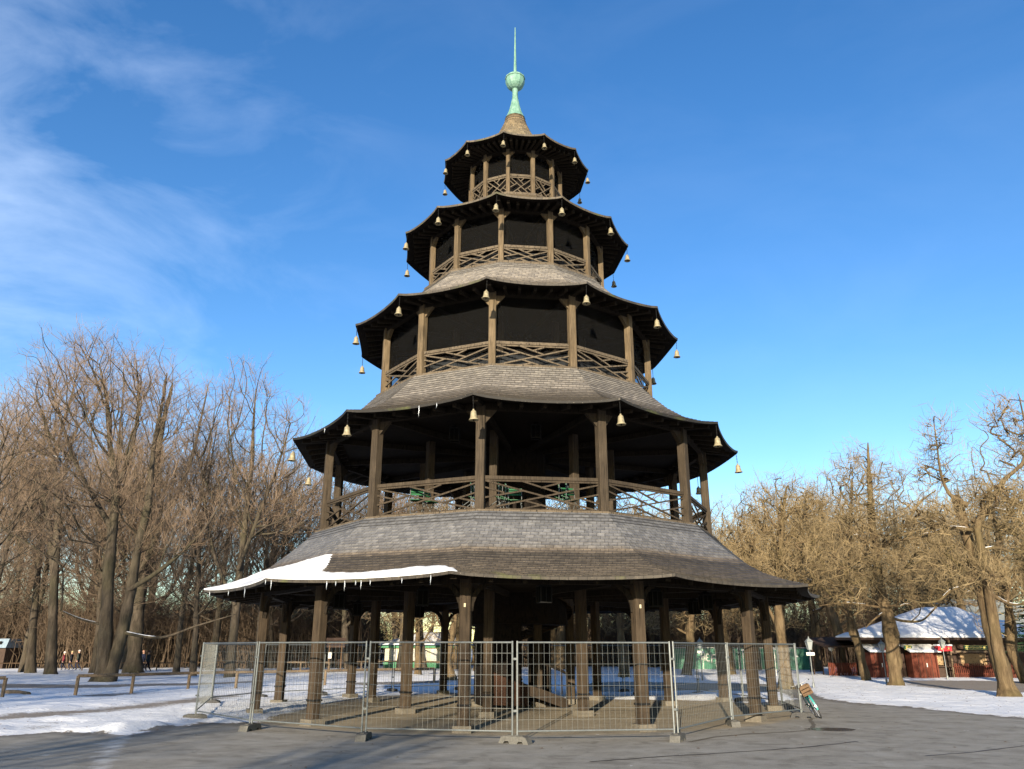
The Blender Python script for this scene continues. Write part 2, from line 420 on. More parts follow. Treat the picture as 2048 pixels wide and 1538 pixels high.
# hip shingles and shutters on top: cap ring under the spire is copper
def lat_pattern():
    # (u0,v0,u1,v1), v downwards; read off the photograph's fretwork
    return [(0, 0, 1, 1), (0, 1, 1, .08), (.33, .0, .66, .40), (.49, .22, .66, .03), (.68, .70, 1, .42), (.84, .57, 1, .74),
            (.34, .68, .66, 1.0), (.33, .97, .50, .82), (0, .60, .33, .34), (0, .24, .17, .42)]
def gallery(l):
    Pr, zd = POST[l]; zt = RAILZ[l]; zc = CEIL[l]
    pw = {2: .27, 3: .24, 4: .20, 5: .16}[l]
    # deck and floor edge
    mb = MB(); n = 12
    dk = [corner(Pr + 0.30, i) for i in range(12)]
    mb.prism([(p.x, p.y) for p in dk], zd - 0.16, zd - 0.0)
    mb.build('deck', M['rail'], tower)
    for i in range(12):
        p = corner(Pr, i); a = PHI + R(30 * i)
        # post with its two curved brackets
        mb = MB(); zt2 = zc - 0.25
        mb.beam((p.x, p.y, zd), (p.x, p.y, zt2 + 0.1), pw, pw, up=(math.sin(a), -math.cos(a), 0), bev=0.02)
        tdir = Vector((math.cos(a), math.sin(a), 0)); rad = Vector((math.sin(a), -math.cos(a), 0))
        for sgn in (-1, 1):
            side = (tdir * sgn * math.cos(R(15)) - rad * math.sin(R(15))).normalized()
            bh = 0.42 * pw / .2 * 0.8; bw = 0.40 * pw / .2 * 0.7
            A = p + side * (pw * 0.5); th = pw * 0.28
            prof = [(0, 0), (bw, bh), (bw, bh + 0.06), (0, bh + 0.06)]
            base = Vector((A.x, A.y, zt2 - bh))
            vs = []
            nrm = side.cross(Vector((0, 0, 1)))
            for t in (-th, th):
                for (q, z) in prof: vs.append(base + side * (q - pw * 0.12) + Vector((0, 0, z)) + nrm * t)
            mb.add(vs, [(3, 2, 1, 0), (4, 5, 6, 7), (0, 1, 5, 4), (1, 2, 6, 5), (2, 3, 7, 6), (3, 0, 4, 7)])
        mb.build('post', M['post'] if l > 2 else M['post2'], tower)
        # railing bay
        q = corner(Pr, i + 1); d = (q - p); L = d.length; d /= L
        p0 = p + d * pw * 0.5; p1 = q - d * pw * 0.5; L = (p1 - p0).length
        mb = MB()
        mb.beam((p0.x, p0.y, zt), (p1.x, p1.y, zt), 0.10, 0.10)
        mb.beam((p0.x, p0.y, zt - 0.085), (p1.x, p1.y, zt - 0.085), 0.045, 0.05)
        mb.beam((p0.x, p0.y, zd + 0.05), (p1.x, p1.y, zd + 0.05), 0.06, 0.06)
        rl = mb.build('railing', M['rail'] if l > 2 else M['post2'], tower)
        mb = MB(); zt3 = zt - 0.09; hh = zt3 - zd - 0.05; outn = Vector((math.sin(a + R(15)), -math.cos(a + R(15)), 0))
        for idx, (u0, v0, u1, v1) in enumerate(lat_pattern()):
            A = p0.lerp(p1, u0) + Vector((0, 0, zt3 - v0 * hh)); B = p0.lerp(p1, u1) + Vector((0, 0, zt3 - v1 * hh))
            o = outn * (0.0015 * idx)
            mb.beam(A + o, B + o, 0.047 * (0.75 if l == 5 else 1), 0.04, up=outn)
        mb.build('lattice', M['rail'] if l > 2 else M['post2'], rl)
        # ring beam
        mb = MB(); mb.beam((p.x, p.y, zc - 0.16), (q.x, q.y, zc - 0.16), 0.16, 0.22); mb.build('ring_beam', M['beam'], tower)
    if l in (3, 4):
        mb = MB()
        for i in range(12):
            p = corner(Pr - pw * 2.2, i); q = corner(Pr - pw * 2.2, i + 1)
            mb.beam((p.x, p.y, zd + 0.36), (q.x, q.y, zd + 0.36), 0.03, 0.70)
        mb.build('parapet_boards', M['slateboard'], tower)
    if l >= 3:
        mb = MB()
        for i in range(12):
            p = corner(Pr - pw * 0.7, i); q = corner(Pr - pw * 0.7, i + 1)
            mb.add([(p.x, p.y, zd + 0.02), (q.x, q.y, zd + 0.02), (q.x, q.y, zc - 0.2), (p.x, p.y, zc - 0.2)], [(0, 1, 2, 3)])
        mb.build('bird_netting', M['net'], tower)
    # inner ring of posts and closed core with stair
    ri = Pr * 0.52
    if l < 5:
        for i in range(8):
            a = PHI + R(45 * i - 3); x, y = ri * math.sin(a), -ri * math.cos(a)
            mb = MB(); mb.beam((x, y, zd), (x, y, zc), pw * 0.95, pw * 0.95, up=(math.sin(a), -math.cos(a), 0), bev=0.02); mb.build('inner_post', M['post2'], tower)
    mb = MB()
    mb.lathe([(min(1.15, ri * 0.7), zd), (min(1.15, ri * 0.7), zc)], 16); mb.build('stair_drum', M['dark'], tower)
for l in range(2, 6): gallery(l)

# copper spire
mb = MB()
mb.lathe([(0.46, 24.22), (0.40, 24.33), (0.30, 24.6), (0.22, 24.9), (0.165, 25.2), (0.13, 25.32), (0.145, 25.36), (0.12, 25.42), (0.125, 25.7), (0.14, 25.86)], 12)
sp = mb.build('spire_cone', M['copper'], tower)
mb = MB()
pr = [(0.14, 25.80)]
for i in range(1, 12):
    t = -PI / 2 + PI * i / 12; pr.append((0.44 * math.cos(t), 26.25 + 0.46 * math.sin(t)))
    if i == 7: pr += [(0.455, 26.37), (0.455, 26.43)]
pr.append((0.06, 26.72)); mb.lathe(pr, 12); mb.build('spire_ball', M['copper'], tower)
mb = MB(); mb.lathe([(0.075, 26.68), (0.06, 27.2), (0.04, 28.2), (0.018, 29.3)], 8); mb.build('spire_needle', M['copper'], tower)

# ---------------- ground floor
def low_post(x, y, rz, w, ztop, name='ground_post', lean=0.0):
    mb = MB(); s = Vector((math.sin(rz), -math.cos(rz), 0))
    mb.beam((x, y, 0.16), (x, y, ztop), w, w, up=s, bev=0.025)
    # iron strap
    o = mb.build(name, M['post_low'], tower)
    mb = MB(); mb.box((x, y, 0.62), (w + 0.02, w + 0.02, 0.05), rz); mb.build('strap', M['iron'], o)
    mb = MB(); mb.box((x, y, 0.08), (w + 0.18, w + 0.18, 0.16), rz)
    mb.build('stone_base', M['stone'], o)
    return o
for i in range(12):
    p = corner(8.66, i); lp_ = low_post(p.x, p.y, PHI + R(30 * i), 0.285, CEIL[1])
    if i < 2:
        a = PHI + R(30 * i); mb = MB(); mb.box((p.x + .147 * math.sin(a), p.y - .147 * math.cos(a), 2.98), (.05, .008, .09), a); mb.build('paper_tag', M['plaster'], lp_)
    q = corner(8.66, i + 1)
    mb = MB(); mb.beam((p.x, p.y, CEIL[1] - 0.14), (q.x, q.y, CEIL[1] - 0.14), 0.2, 0.26)
    d = (q - p).normalized()
    for (A, sg) in ((p, 1), (q, -1)):   # curved knee braces
        pts = []
        for t in range(6):
            a = PI / 2 * t / 5; pts.append(A + d * sg * (0.12 + 0.55 * (1 - math.cos(a))) + Vector((0, 0, CEIL[1] - 0.95 + 0.7 * math.sin(a))))
        for s0, s1 in zip(pts, pts[1:]): mb.beam(s0, s1, 0.11, 0.13)
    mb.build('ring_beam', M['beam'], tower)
INNER = [(976, 1434.5), (1167, 1432), (810, 1427), (742, 1404), (1339, 1411), (1195, 1400), (1448, 1404), (866, 1394)]
for (px, py) in INNER[:6]:
    x, y = gp(px, py); x -= TX; y -= TY; low_post(x, y, math.atan2(x, -y), 0.285, CEIL[1], 'inner_ground_post')
for (px, py) in [(1076, 1413), (1142, 1407), (956, 1412)]:
    x, y = gp(px, py); x -= TX; y -= TY; low_post(x, y, 0.1, 0.30, CEIL[1], 'core_post')
# spiral stair
sx_, sy_ = 0.35, 0.9
def helix(rad, a, z): return Vector((sx_ + rad * math.sin(a), sy_ - rad * math.cos(a), z))
mb = MB(); mb2 = MB(); mb3 = MB(); N = 40; A0, A1 = R(55), R(55 - 400)
for i in range(N):
    t0, t1 = i / N, (i + 1) / N; a0 = A0 + (A1 - A0) * t0; a1 = A0 + (A1 - A0) * t1; z0, z1 = 0.05 + 4.0 * t0, 0.05 + 4.0 * t1
    ro_, ri_ = 1.75, 0.18
    P = [helix(ri_, a0, z0), helix(ro_, a0, z0), helix(ro_, a1, z0), helix(ri_, a1, z0)]
    mb2.add(P + [p + Vector((0, 0, 0.06)) for p in P], [(3, 2, 1, 0), (4, 5, 6, 7), (0, 1, 5, 4), (1, 2, 6, 5), (2, 3, 7, 6), (3, 0, 4, 7)])
    # outer string
    for rr, mbx, lo, hi in ((ro_ + 0.02, mb, -0.14, 0.20),):
        P = [helix(rr, a0, z0 + lo), helix(rr, a1, z1 + lo), helix(rr, a1, z1 + hi), helix(rr, a0, z0 + hi)]
        Q = [helix(rr + 0.05, a0, z0 + lo), helix(rr + 0.05, a1, z1 + lo), helix(rr + 0.05, a1, z1 + hi), helix(rr + 0.05, a0, z0 + hi)]
        for v_ in P + Q: v_.z = max(v_.z, 0.02)
        mbx.add(P + Q, [(3, 2, 1, 0), (4, 5, 6, 7), (0, 1, 5, 4), (1, 2, 6, 5), (2, 3, 7, 6), (3, 0, 4, 7)])
    if z1 < 3.0:
        mb3.beam(helix(ro_ + 0.04, a0, z0 + 1.05), helix(ro_ + 0.04, a1, z1 + 1.05), 0.07, 0.07)
        mb3.beam(helix(ro_ + 0.04, a0, z0 + 0.3), helix(ro_ + 0.04, a0, z0 + 1.03), 0.045, 0.045, up=(1, 0, 0))
st = mb.build('stair_string', M['string'], tower); mb2.build('steps', M['beam'], st); mb3.build('handrail', M['beam'], st)
# boarded cheek of the stair facing the visitor
mb = MB()
for i in range(14):
    a0 = R(-42 + i * 3.2); a1 = a0 + R(3.2); h = 1.25 - i * 0.04
    P = [helix(1.95, a0, 0.12), helix(1.95, a1, 0.12), helix(1.95, a1, h), helix(1.95, a0, h)]; Q = [helix(1.99, a0, 0.12), helix(1.99, a1, 0.12), helix(1.99, a1, h), helix(1.99, a0, h)]
    mb.add(P + Q, [(3, 2, 1, 0), (4, 5, 6, 7), (0, 1, 5, 4), (1, 2, 6, 5), (2, 3, 7, 6), (3, 0, 4, 7)])
mb.build('stair_cheek', M['redwood'], tower)
mb = MB()
for i in range(20):
    a0 = R(-80 + i * 3.8); a1 = a0 + R(3.8)
    P = [helix(1.80, a0, 0.1), helix(1.80, a1, 0.1), helix(1.80, a1, 3.4), helix(1.80, a0, 3.4)]; Q = [helix(1.84, a0, 0.1), helix(1.84, a1, 0.1), helix(1.84, a1, 3.4), helix(1.84, a0, 3.4)]
    mb.add(P + Q, [(3, 2, 1, 0), (4, 5, 6, 7), (0, 1, 5, 4), (1, 2, 6, 5), (2, 3, 7, 6), (3, 0, 4, 7)])
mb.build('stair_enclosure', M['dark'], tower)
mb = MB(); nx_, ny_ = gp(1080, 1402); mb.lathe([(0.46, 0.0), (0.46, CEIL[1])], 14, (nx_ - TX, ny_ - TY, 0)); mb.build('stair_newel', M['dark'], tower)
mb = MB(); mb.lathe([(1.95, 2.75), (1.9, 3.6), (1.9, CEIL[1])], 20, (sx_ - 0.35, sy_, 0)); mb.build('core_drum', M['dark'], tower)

# ---------------- snow lying on the lowest roof
def snow_limit(c):
    pts = [(-3.0, 1.2), (-2.3, 1.7), (-2.0, 1.95), (-1.5, 2.1), (-1.1, 2.25), (-0.97, 2.2), (-0.90, 1.7), (-0.84, 1.05), (-0.75, .85), (-0.6, .78), (-0.45, .86), (-0.3, 1.05), (-0.16, 1.08), (-0.07, .92), (-0.01, .5), (0.03, 0.02)]
    for (a, b), (c2, d) in zip(pts, pts[1:]):
        if a <= c <= c2: return b + (d - b) * (c - a) / (c2 - a)
    return 0
NC, NS = 260, 12
V = []; Fq = []
for i in range(NC + 1):
    c = -3.0 + 3.03 * i / NC
    lim = snow_limit(c) + 0.07 * mnoise.noise(Vector((c * 14, 3, 0))) + 0.05 * mnoise.noise(Vector((c * 50, 9, 0)))
    lim = max(lim, 0.03)
    for j in range(NS + 1):
        s = -0.02 + (lim + 0.02) * j / NS
        th = 0.035 * min(1, (1 - j / NS) * 4) * min(1, lim * 3) + 0.012 * mnoise.noise(Vector((c * 9, s * 3, 5)))
        p = surf(1, max(s, 0), min(c, 0.0299), 0.03 + max(th, 0.0) - (0.03 if j == NS else 0)); V.append(p)
    for_j = None
nn = NS + 1
for i in range(NC):
    for j in range(NS): Fq.append((i * nn + j, i * nn + j + 1, (i + 1) * nn + j + 1, (i + 1) * nn + j))
b0 = len(V)
for i in range(NC + 1):
    p = V[i * nn].copy(); p.z = surf(1, 0, min(-3.0 + 3.03 * i / NC, 0.0299), 0.03).z; V.append(p)
for i in range(NC): Fq.append((b0 + i, i * nn, (i + 1) * nn, b0 + i + 1))
me = bpy.data.meshes.new('roof_snow'); me.from_pydata(V, [], Fq); me.polygons.foreach_set('use_smooth', [True] * len(Fq)); me.update()
o = link('roof_snow', me, M['snow'], None, (TX, TY, 0)); tag(o, 'slab of white snow left on the lowest roof at its left side', 'snow')

# ---------------- icicles
ic = [(1, -1.92), (1, -1.62), (1, -1.35), (1, -1.0), (1, -.97), (1, -.66), (1, -.61), (1, -.56), (1, -.50), (1, -.47), (1, -.42), (1, -.25), (1, -.10), (2, -.42), (2, -.28), (2, -1.42)]
first = None
for n_, (l, c) in enumerate(ic):
    if first is None:
        mb = MB(); mb.tube([(0, 0, 0.03), (0.004, 0, -0.1), (-0.003, 0.004, -0.22), (0, 0, -0.34)], [0.015, 0.012, 0.007, 0.001], 6)
        first = mb.build('icicle', M['ice'], None, smooth=True); o = first
    else: o = first.copy(); COL.objects.link(o)
    p = surf(l, 0.0, c); s = random.uniform(0.3, 1.05); o.scale = (1, 1, s)
    o.location = (p.x + TX, p.y + TY, p.z - 0.03)
    if l == 1: tag(o, 'thin clear icicle hanging from the eave below the roof snow', 'icicle', 'icicles under the lowest roof')
    else: tag(o, 'thin icicle hanging from the left side of the second roof edge', 'icicle', 'icicles under the second roof')

# ---------------- bells
def make_bell():
    root = empty('bell')
    mb = MB()
    z = 0.0
    for i in range(8):
        z0 = 0.17 - 0.055 * i
        pts = [(0.012 * math.cos(2 * PI * t / 8) if i % 2 else 0, 0 if i % 2 else 0.012 * math.cos(2 * PI * t / 8), z0 - 0.035 + 0.036 * math.sin(2 * PI * t / 8)) for t in range(8)]
        mb.tube(pts, 0.006, 5, closed=True)
    mb.build('chain', M['iron'], root)
    mb = MB()
    mb.lathe([(0.02, -0.27), (0.035, -0.29), (0.025, -0.31), (0.055, -0.325), (0.085, -0.36), (0.095, -0.45), (0.105, -0.53), (0.125, -0.585), (0.155, -0.615), (0.150, -0.63), (0.115, -0.61), (0.09, -0.5), (0.0, -0.40)], 18, cap=False)
    b = mb.build('bell_body', M['bell'], root, smooth=True)
    mb = MB(); mb.tube([(0, 0, -0.42), (0, 0, -0.62)], 0.008, 5); mb.lathe([(0.004, -0.66), (0.025, -0.64), (0.025, -0.62), (0.004, -0.60)], 8)
    mb.build('clapper', M['iron'], root)
    return root
CN = {0: 'corner just left of the middle front', 1: 'corner just right of the middle front', -1: 'second corner left of the middle', 2: 'second corner right of the middle',
      -2: 'far left corner', 3: 'far right corner', -3: 'rear left corner', 4: 'rear right corner', 5: 'hindmost right corner', -4: 'hindmost left corner'}
LN = {2: 'second lowest', 3: 'middle', 4: 'second highest', 5: 'topmost'}
bell0 = None
for l in (2, 3, 4, 5):
    for k in (-3, -2, -1, 0, 1, 2, 3, 4):
        if bell0 is None: bell0 = make_bell(); b = bell0
        else: b = copy_tree(bell0)
        p = surf(l, 0.06, k + 0.0001); b.location = (TX + p.x, TY + p.y, p.z - 0.22)
        sc = {2: .92, 3: .88, 4: .82, 5: .70}[l]; b.scale = (sc, sc, sc)
        b.rotation_euler = (R(random.uniform(-3, 3)), R(random.uniform(-3, 3)), R(random.uniform(0, 90)))
        tag(b, 'brass bell under the %s roof, at its %s' % (LN[l], CN[k]), 'bell', 'bells hanging from the roof corners')

# ---------------- lanterns
def make_lantern():
    root = empty('lantern')
    mb = MB(); w, h = 0.15, 0.42
    for sx in (-1, 1):
        for sy in (-1, 1): mb.beam((sx * w, sy * w, -h), (sx * w, sy * w, 0), 0.03, 0.03)
    for z in (-h, 0):
        for s in (-1, 1):
            mb.beam((-w, s * w, z), (w, s * w, z), 0.03, 0.03); mb.beam((s * w, -w, z), (s * w, w, z), 0.03, 0.03)
    for s in (-1, 1):
        mb.beam((s * w, 0, -h), (s * w, 0, 0), 0.018, 0.018); mb.beam((0, s * w, -h), (0, s * w, 0), 0.018, 0.018)
    mb.add([(-w, -w, 0.01), (w, -w, 0.01), (w, w, 0.01), (-w, w, 0.01), (0, 0, 0.14)], [(0, 1, 4), (1, 2, 4), (2, 3, 4), (3, 0, 4)])
    mb.tube([(0, 0, 0.12), (0, 0, 0.45)], 0.012, 5)
    mb.build('lantern_frame', M['iron'], root)
    mb = MB(); mb.box((0, 0, -h / 2), (w * 1.8, w * 1.8, h * 0.9)); mb.build('pane', M['glass'], root)
    mb = MB(); mb.lathe([(0.03, -h * .8), (0.03, -h * .5), (0.015, -h * .4)], 8); mb.build('bulb', M['slate'], root)
    return root
lan = None
for (px, py, z, lab) in [(681, 1188, 3.50, 'square iron lantern under the lowest roof, behind the third post from the left'), (716, 1207, 3.5, 'square lantern under the lowest roof at left, nearest the rear left post'),
        (846, 1180, 3.5, 'square lantern under the lowest roof, just left of the front left post'), (838, 1212, 3.5, 'lantern hanging in the gap over the far green pavilion'),
        (1088, 1172, 3.5, 'dark lantern hanging before the stair drum under the lowest roof'), (1310, 1182, 3.5, 'square lantern just right of the front right post'),
        (1388, 1203, 3.5, 'lantern under the lowest roof with light bars at its foot, right of the middle'), (1410, 1190, 3.5, 'larger lantern under the lowest roof, rightmost of all'),
        (910, 858, 8.8, 'small lantern in the dark of the second storey, left of its middle post'), (1072, 852, 8.85, 'small lantern in the dark of the second storey, near its centre')]:
    if lan is None: lan = make_lantern(); b = lan
    else: b = copy_tree(lan)
    x, y = gp(px, py, z); b.location = (x, y, z); b.rotation_euler = (0, 0, R(random.uniform(-25, 25)))
    tag(b, lab, 'lantern', 'lanterns hanging in the tower')

# ---------------- folding chairs on the second storey
def make_chair():
    root = empty('folding_chair')
    mb = MB()
    for s in (-.2, .2):
        mb.tube([(s, -0.28, 0.0), (s, 0.02, 0.42), (s, 0.16, 0.85)], 0.012, 6); mb.tube([(s * .88, 0.28, 0.0), (s * .88, -0.05, 0.46)], 0.012, 6)
    mb.tube([(-.2, -.28, .02), (.2, -.28, .02)], .01, 5); mb.tube([(-.176, .28, .02), (.176, .28, .02)], .01, 5)
    mb.build('frame', M['galv'], root)
    mb = MB()
    for i in range(6): mb.box((0, -0.16 + i * 0.065, 0.455), (0.42, 0.05, 0.018))
    mb.build('seat', M['chairgreen'], root)
    mb = MB()
    for i in range(3): mb.box((0, 0.118 + i * 0.03, 0.66 + i * 0.085), (0.42, 0.018, 0.06), M=Matrix.Rotation(R(-18), 3, 'X'))
    mb.build('backrest', M['chairgreen'], root)
    return root
ch0 = None
cdat = [(835, 1026, 10, 0, 'green slatted folding chair upright behind the left front railing'), (858, 1024, 60, 0, 'second green chair behind the left front railing, turned sideways'),
        (938, 1016, 80, 62, 'folded chair leaning beside the left front post'), (992, 1012, 75, 70, 'folded chair with white legs right of the left front post'), (1003, 1012, 80, 75, 'folded chair standing on edge, nearest the netting cord'),
        (1030, 1012, 0, 0, 'green chair behind the middle of the front railing'), (1110, 1013, 85, 66, 'folded chair with white legs right of the middle railing'), (1124, 1013, 80, 70, 'folded chair leaning among the row by the right post'), (1138, 1010, 20, 0, 'upright green chair by the inner post at right')]
for (px, py, rz, tilt, lab) in cdat:
    if ch0 is None: ch0 = make_chair(); b = ch0
    else: b = copy_tree(ch0)
    r_, off = None, None
    x, _z = at(px, py, TY - 5.6); b.location = (x, TY - 5.6 + random.uniform(-.3, .3), POST[2][1] + (0.02 if tilt == 0 else 0.1))
    b.rotation_euler = (R(tilt * 0.3), 0, R(rz)); tag(b, lab, 'chair', 'folding chairs stored on the second storey')
# ================================================================= CONSTRUCTION FENCE
def make_panel(L, H=2.0, dark=False):
    root = empty('mobile_fence')
    mb = MB(); z0 = 0.14
    mt = M['galv']
    mb.tube([(0.04, 0, 0.0), (0.04, 0, H)], 0.021, 8); mb.tube([(L - 0.04, 0, 0.0), (L - 0.04, 0, H)], 0.021, 8)
    mb.tube([(0.04, 0, H - 0.03), (L - 0.04, 0, H - 0.03)], 0.019, 8); mb.tube([(0.04, 0, z0), (L - 0.04, 0, z0)], 0.019, 8)
    mb.build('frame', mt, root)
    mb = MB(); n = max(6, int(L / 0.122))
    for i in range(1, n):
        x = 0.04 + (L - 0.08) * i / n; mb.beam((x, 0, z0), (x, 0, H - .03), 0.0034, 0.0034)
    for i in range(1, 8):
        z = z0 + (H - .03 - z0) * i / 8; mb.beam((0.04, 0.006, z), (L - .04, 0.006, z), 0.004, 0.004)
    mb.build('wire_mesh', mt, root)
    return root
def make_foot(dark):
    mb = MB()
    prof = [(-0.36, 0), (-0.30, 0.13), (-0.22, 0.15), (0.22, 0.15), (0.30, 0.13), (0.36, 0), (0.25, 0), (0.21, 0.05), (0.12, 0.05), (0.09, 0), (-0.09, 0), (-0.12, 0.05), (-0.21, 0.05), (-0.25, 0)]
    vs = [(0.115 * s, p[0], p[1]) for s in (-1, 1) for p in prof]; n = len(prof)
    mb.add(vs, [tuple(range(n)), tuple(reversed(range(n, 2 * n)))] + [(i, n + i, n + (i + 1) % n, (i + 1) % n) for i in range(n)])
    mb.box((0.0, 0, 0.158), (0.10, 0.40, 0.012))
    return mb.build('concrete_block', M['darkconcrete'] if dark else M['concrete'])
front = [(389, 1440), (500, 1461), (727, 1480), (1031, 1487), (1356, 1482), (1466, 1452), (1606, 1436)]
rear = [(421, 1409), (519, 1397), (642, 1391), (784, 1384), (915, 1381), (1085, 1380), (1248, 1385), (1398, 1391), (1487, 1404), (1566, 1418)]
ring = front + rear[::-1]
plab = ['front mesh fence panel at the far left corner, left of the first joint', 'front mesh fence panel between the first joint and the second joint from left', 'wide front mesh fence panel just left of the centre joint',
  'wide front mesh fence panel just right of the centre joint', 'slanting mesh fence panel in front of the right tower posts', 'rightmost front mesh fence panel, ending beside the bicycle',
  'short rear mesh fence panel just behind the bicycle', 'rear mesh fence panel on the right, second before the bicycle', 'rear mesh fence panel crossing before the green sheeted fence', 'rear mesh fence panel seen between right tower posts on shaded snow',
  'rear mesh fence panel seen right of the spiral stair', 'rear mesh fence panel hidden mostly behind the stair', 'rear mesh fence panel seen right of the double dark poles', 'rear mesh fence panel seen left of the double dark poles',
  'rear mesh fence panel on the left snow behind the third post', 'rear mesh fence panel at the left, standing on snow', 'side mesh fence panel closing the left end of the ring']
jl = ['at the far left front corner', 'under the first front joint from the left', 'under the second front joint from left', 'under the centre front joint', 'under the joint right of the centre', 'under the joint before the right posts', 'at the right corner by the bicycle',
      'behind the bicycle corner, in shade', 'second behind the bicycle corner', 'in the shaded snow below the green fence', 'small, right of the stair on shaded snow', 'behind the stair', 'behind the front left post', 'under the double dark poles at left rear', 'on snow behind the third post', 'on snow near the left rear bend', 'on the snow at the rear left corner']
foot0 = None
for i, (a, b) in enumerate(zip(ring, ring[1:] + ring[:1])):
    ax, ay = gp(*a); bx, by = gp(*b); d = math.hypot(bx - ax, by - ay)
    isr = i >= 6
    p = make_panel(d - 0.03); p.location = (ax, ay, 0.10); p.rotation_euler = (0, 0, math.atan2(by - ay, bx - ax))
    if i in (0, 15): pass
    tag(p, plab[i], 'fence panel', 'mobile fence panels round the tower')
    # clamp at the joint
    mb = MB()
    for z in (0.55, 1.62): mb.box((0, 0, z), (0.10, 0.06, 0.045)); mb.tube([(-0.03, -0.05, z), (-0.03, 0.05, z)], 0.012, 6)
    mb.build('clamp', M['galv'], p)
    mbf = make_foot(isr)
    mbf.location = (ax, ay, 0.0); px_, py_ = gp(*ring[i - 1]); t = math.atan2(by - py_, bx - px_)
    mbf.rotation_euler = (0, 0, t + [0, .5, .35, 1.1, -1.0, -0.9, .2][i] if i < 7 else t)
    tag(mbf, ('grey concrete fence foot ' if not isr else 'dark fence foot ') + jl[i], 'fence foot', 'blocks under the mobile fence')
# loose dark cloth / spare foot lying by posts
# ================================================================= GROUND
W = lambda pts: np.array([gp(*p) for p in pts])
asph = W([(-900, 1490), (-300, 1480), (0, 1471), (80, 1466), (150, 1463), (215, 1468), (262, 1470), (300, 1458), (345, 1452), (380, 1450), (400, 1444), (470, 1446), (520, 1444), (545, 1432), (600, 1420), (640, 1408), (705, 1397), (780, 1391), (900, 1385),
          (1020, 1392), (1140, 1397), (1280, 1399), (1400, 1401), (1480, 1405), (1560, 1404), (1590, 1398), (1560, 1384), (1400, 1384), (1250, 1385), (1165, 1384), (1160, 1368), (1240, 1363), (1400, 1366), (1500, 1367), (1600, 1371), (1650, 1397), (1700, 1405), (1800, 1412), (1950, 1427), (2060, 1437), (2500, 1470)])
asph = np.vstack([asph, [[16, 3.0], [16, -60], [-30, -60], [-30, 8]]])
dirt = [W([(-200, 1378), (0, 1368), (200, 1370), (420, 1366), (520, 1362), (520, 1366), (420, 1371), (200, 1377), (0, 1377)]),
        W([(-300, 1460), (0, 1430), (120, 1424), (260, 1411), (400, 1394), (520, 1385), (430, 1404), (280, 1419), (130, 1434), (0, 1444)]),
        W([(1790, 1362), (1900, 1361), (2060, 1364), (2300, 1370), (2300, 1390), (2050, 1388), (1900, 1381), (1820, 1373)]),
        W([(690, 1366), (905, 1362), (905, 1368), (700, 1374)]),
        W([(60, 1456), (110, 1448), (125, 1450), (75, 1460)]), W([(150, 1392), (262, 1386), (300, 1385), (262, 1392), (150, 1397)])]
ice_ = W([(216, 1469), (262, 1466), (262, 1480), (235, 1505), (225, 1560), (150, 1560), (190, 1500)])
def sdf(P, poly):
    """signed distance, positive inside"""
    n = len(poly); d2 = np.full(len(P), 1e12); inside = np.zeros(len(P), bool)
    for i in range(n):
        a = poly[i]; b = poly[(i + 1) % n]; e = b - a; w = P - a
        t = np.clip((w @ e) / (e @ e + 1e-12), 0, 1); dd = w - t[:, None] * e; d2 = np.minimum(d2, (dd ** 2).sum(1))
        c = (a[1] <= P[:, 1]) != (b[1] <= P[:, 1])
        xx = a[0] + (P[:, 1] - a[1]) / (b[1] - a[1] + 1e-12) * (b[0] - a[0])
        inside ^= c & (P[:, 0] < xx)
    d = np.sqrt(d2); return np.where(inside, d, -d)
X0, X1, Y0, Y1, ST = -42.0, 46.0, 6.0, 92.0, 0.25
nx, ny = int((X1 - X0) / ST) + 1, int((Y1 - Y0) / ST) + 1
gx, gy = np.meshgrid(np.linspace(X0, X1, nx), np.linspace(Y0, Y1, ny)); P = np.stack([gx.ravel(), gy.ravel()], 1)
fa = sdf(P, asph)
rt = np.hypot(P[:, 0] - TX, P[:, 1] - TY); fp = 9.35 - rt                   # bare gravel floor under the tower
fd = np.max([sdf(P, q) for q in dirt], axis=0) + .25
fi = sdf(P, ice_)
def vnoise(P, s, seed):
    r = np.random.default_rng(seed); g = r.random((256, 256)); q = P * s + 1000
    i = np.floor(q).astype(int); f = q - i; f = f * f * (3 - 2 * f)
    a = g[i[:, 0] % 256, i[:, 1] % 256]; b = g[(i[:, 0] + 1) % 256, i[:, 1] % 256]; c = g[i[:, 0] % 256, (i[:, 1] + 1) % 256]; d = g[(i[:, 0] + 1) % 256, (i[:, 1] + 1) % 256]
    return (a * (1 - f[:, 0]) + b * f[:, 0]) * (1 - f[:, 1]) + (c * (1 - f[:, 0]) + d * f[:, 0]) * f[:, 1] - 0.5
edge = fa + 0.5 * vnoise(P, 1.1, 1) + 0.25 * vnoise(P, 2.7, 2)
snowh = np.clip(-edge / 0.5, 0, 1) * 0.06
z = snowh * (1 + .7 * vnoise(P, 1.6, 3) + 0.9 * vnoise(P, 3.9, 4)) + np.clip(-edge, 0, 1) * 0.10 * vnoise(P, 0.25, 5)
q = W([(120, 1462), (210, 1458), (330, 1450), (345, 1456), (220, 1467), (140, 1466)]); fb = sdf(P, q)
z += np.clip(fb + 0.1, 0, 0.5) * np.clip(-edge / .4, 0, 1) * 0.20 * (0.6 + 1.6 * np.abs(vnoise(P, 3.3, 6)) + 1.0 * np.abs(vnoise(P, 1.9, 8)))
z = np.where(fd > -0.3, z * 0.45, z)
z = np.where((np.abs(P[:, 0] - X0) < 1) | (np.abs(P[:, 0] - X1) < 1) | (np.abs(P[:, 1] - Y1) < 1) | (np.abs(P[:, 1] - Y0) < 1), 0, z)
z = np.where(edge > 0, 0, np.maximum(z, 0))
VG = np.column_stack([P, z])
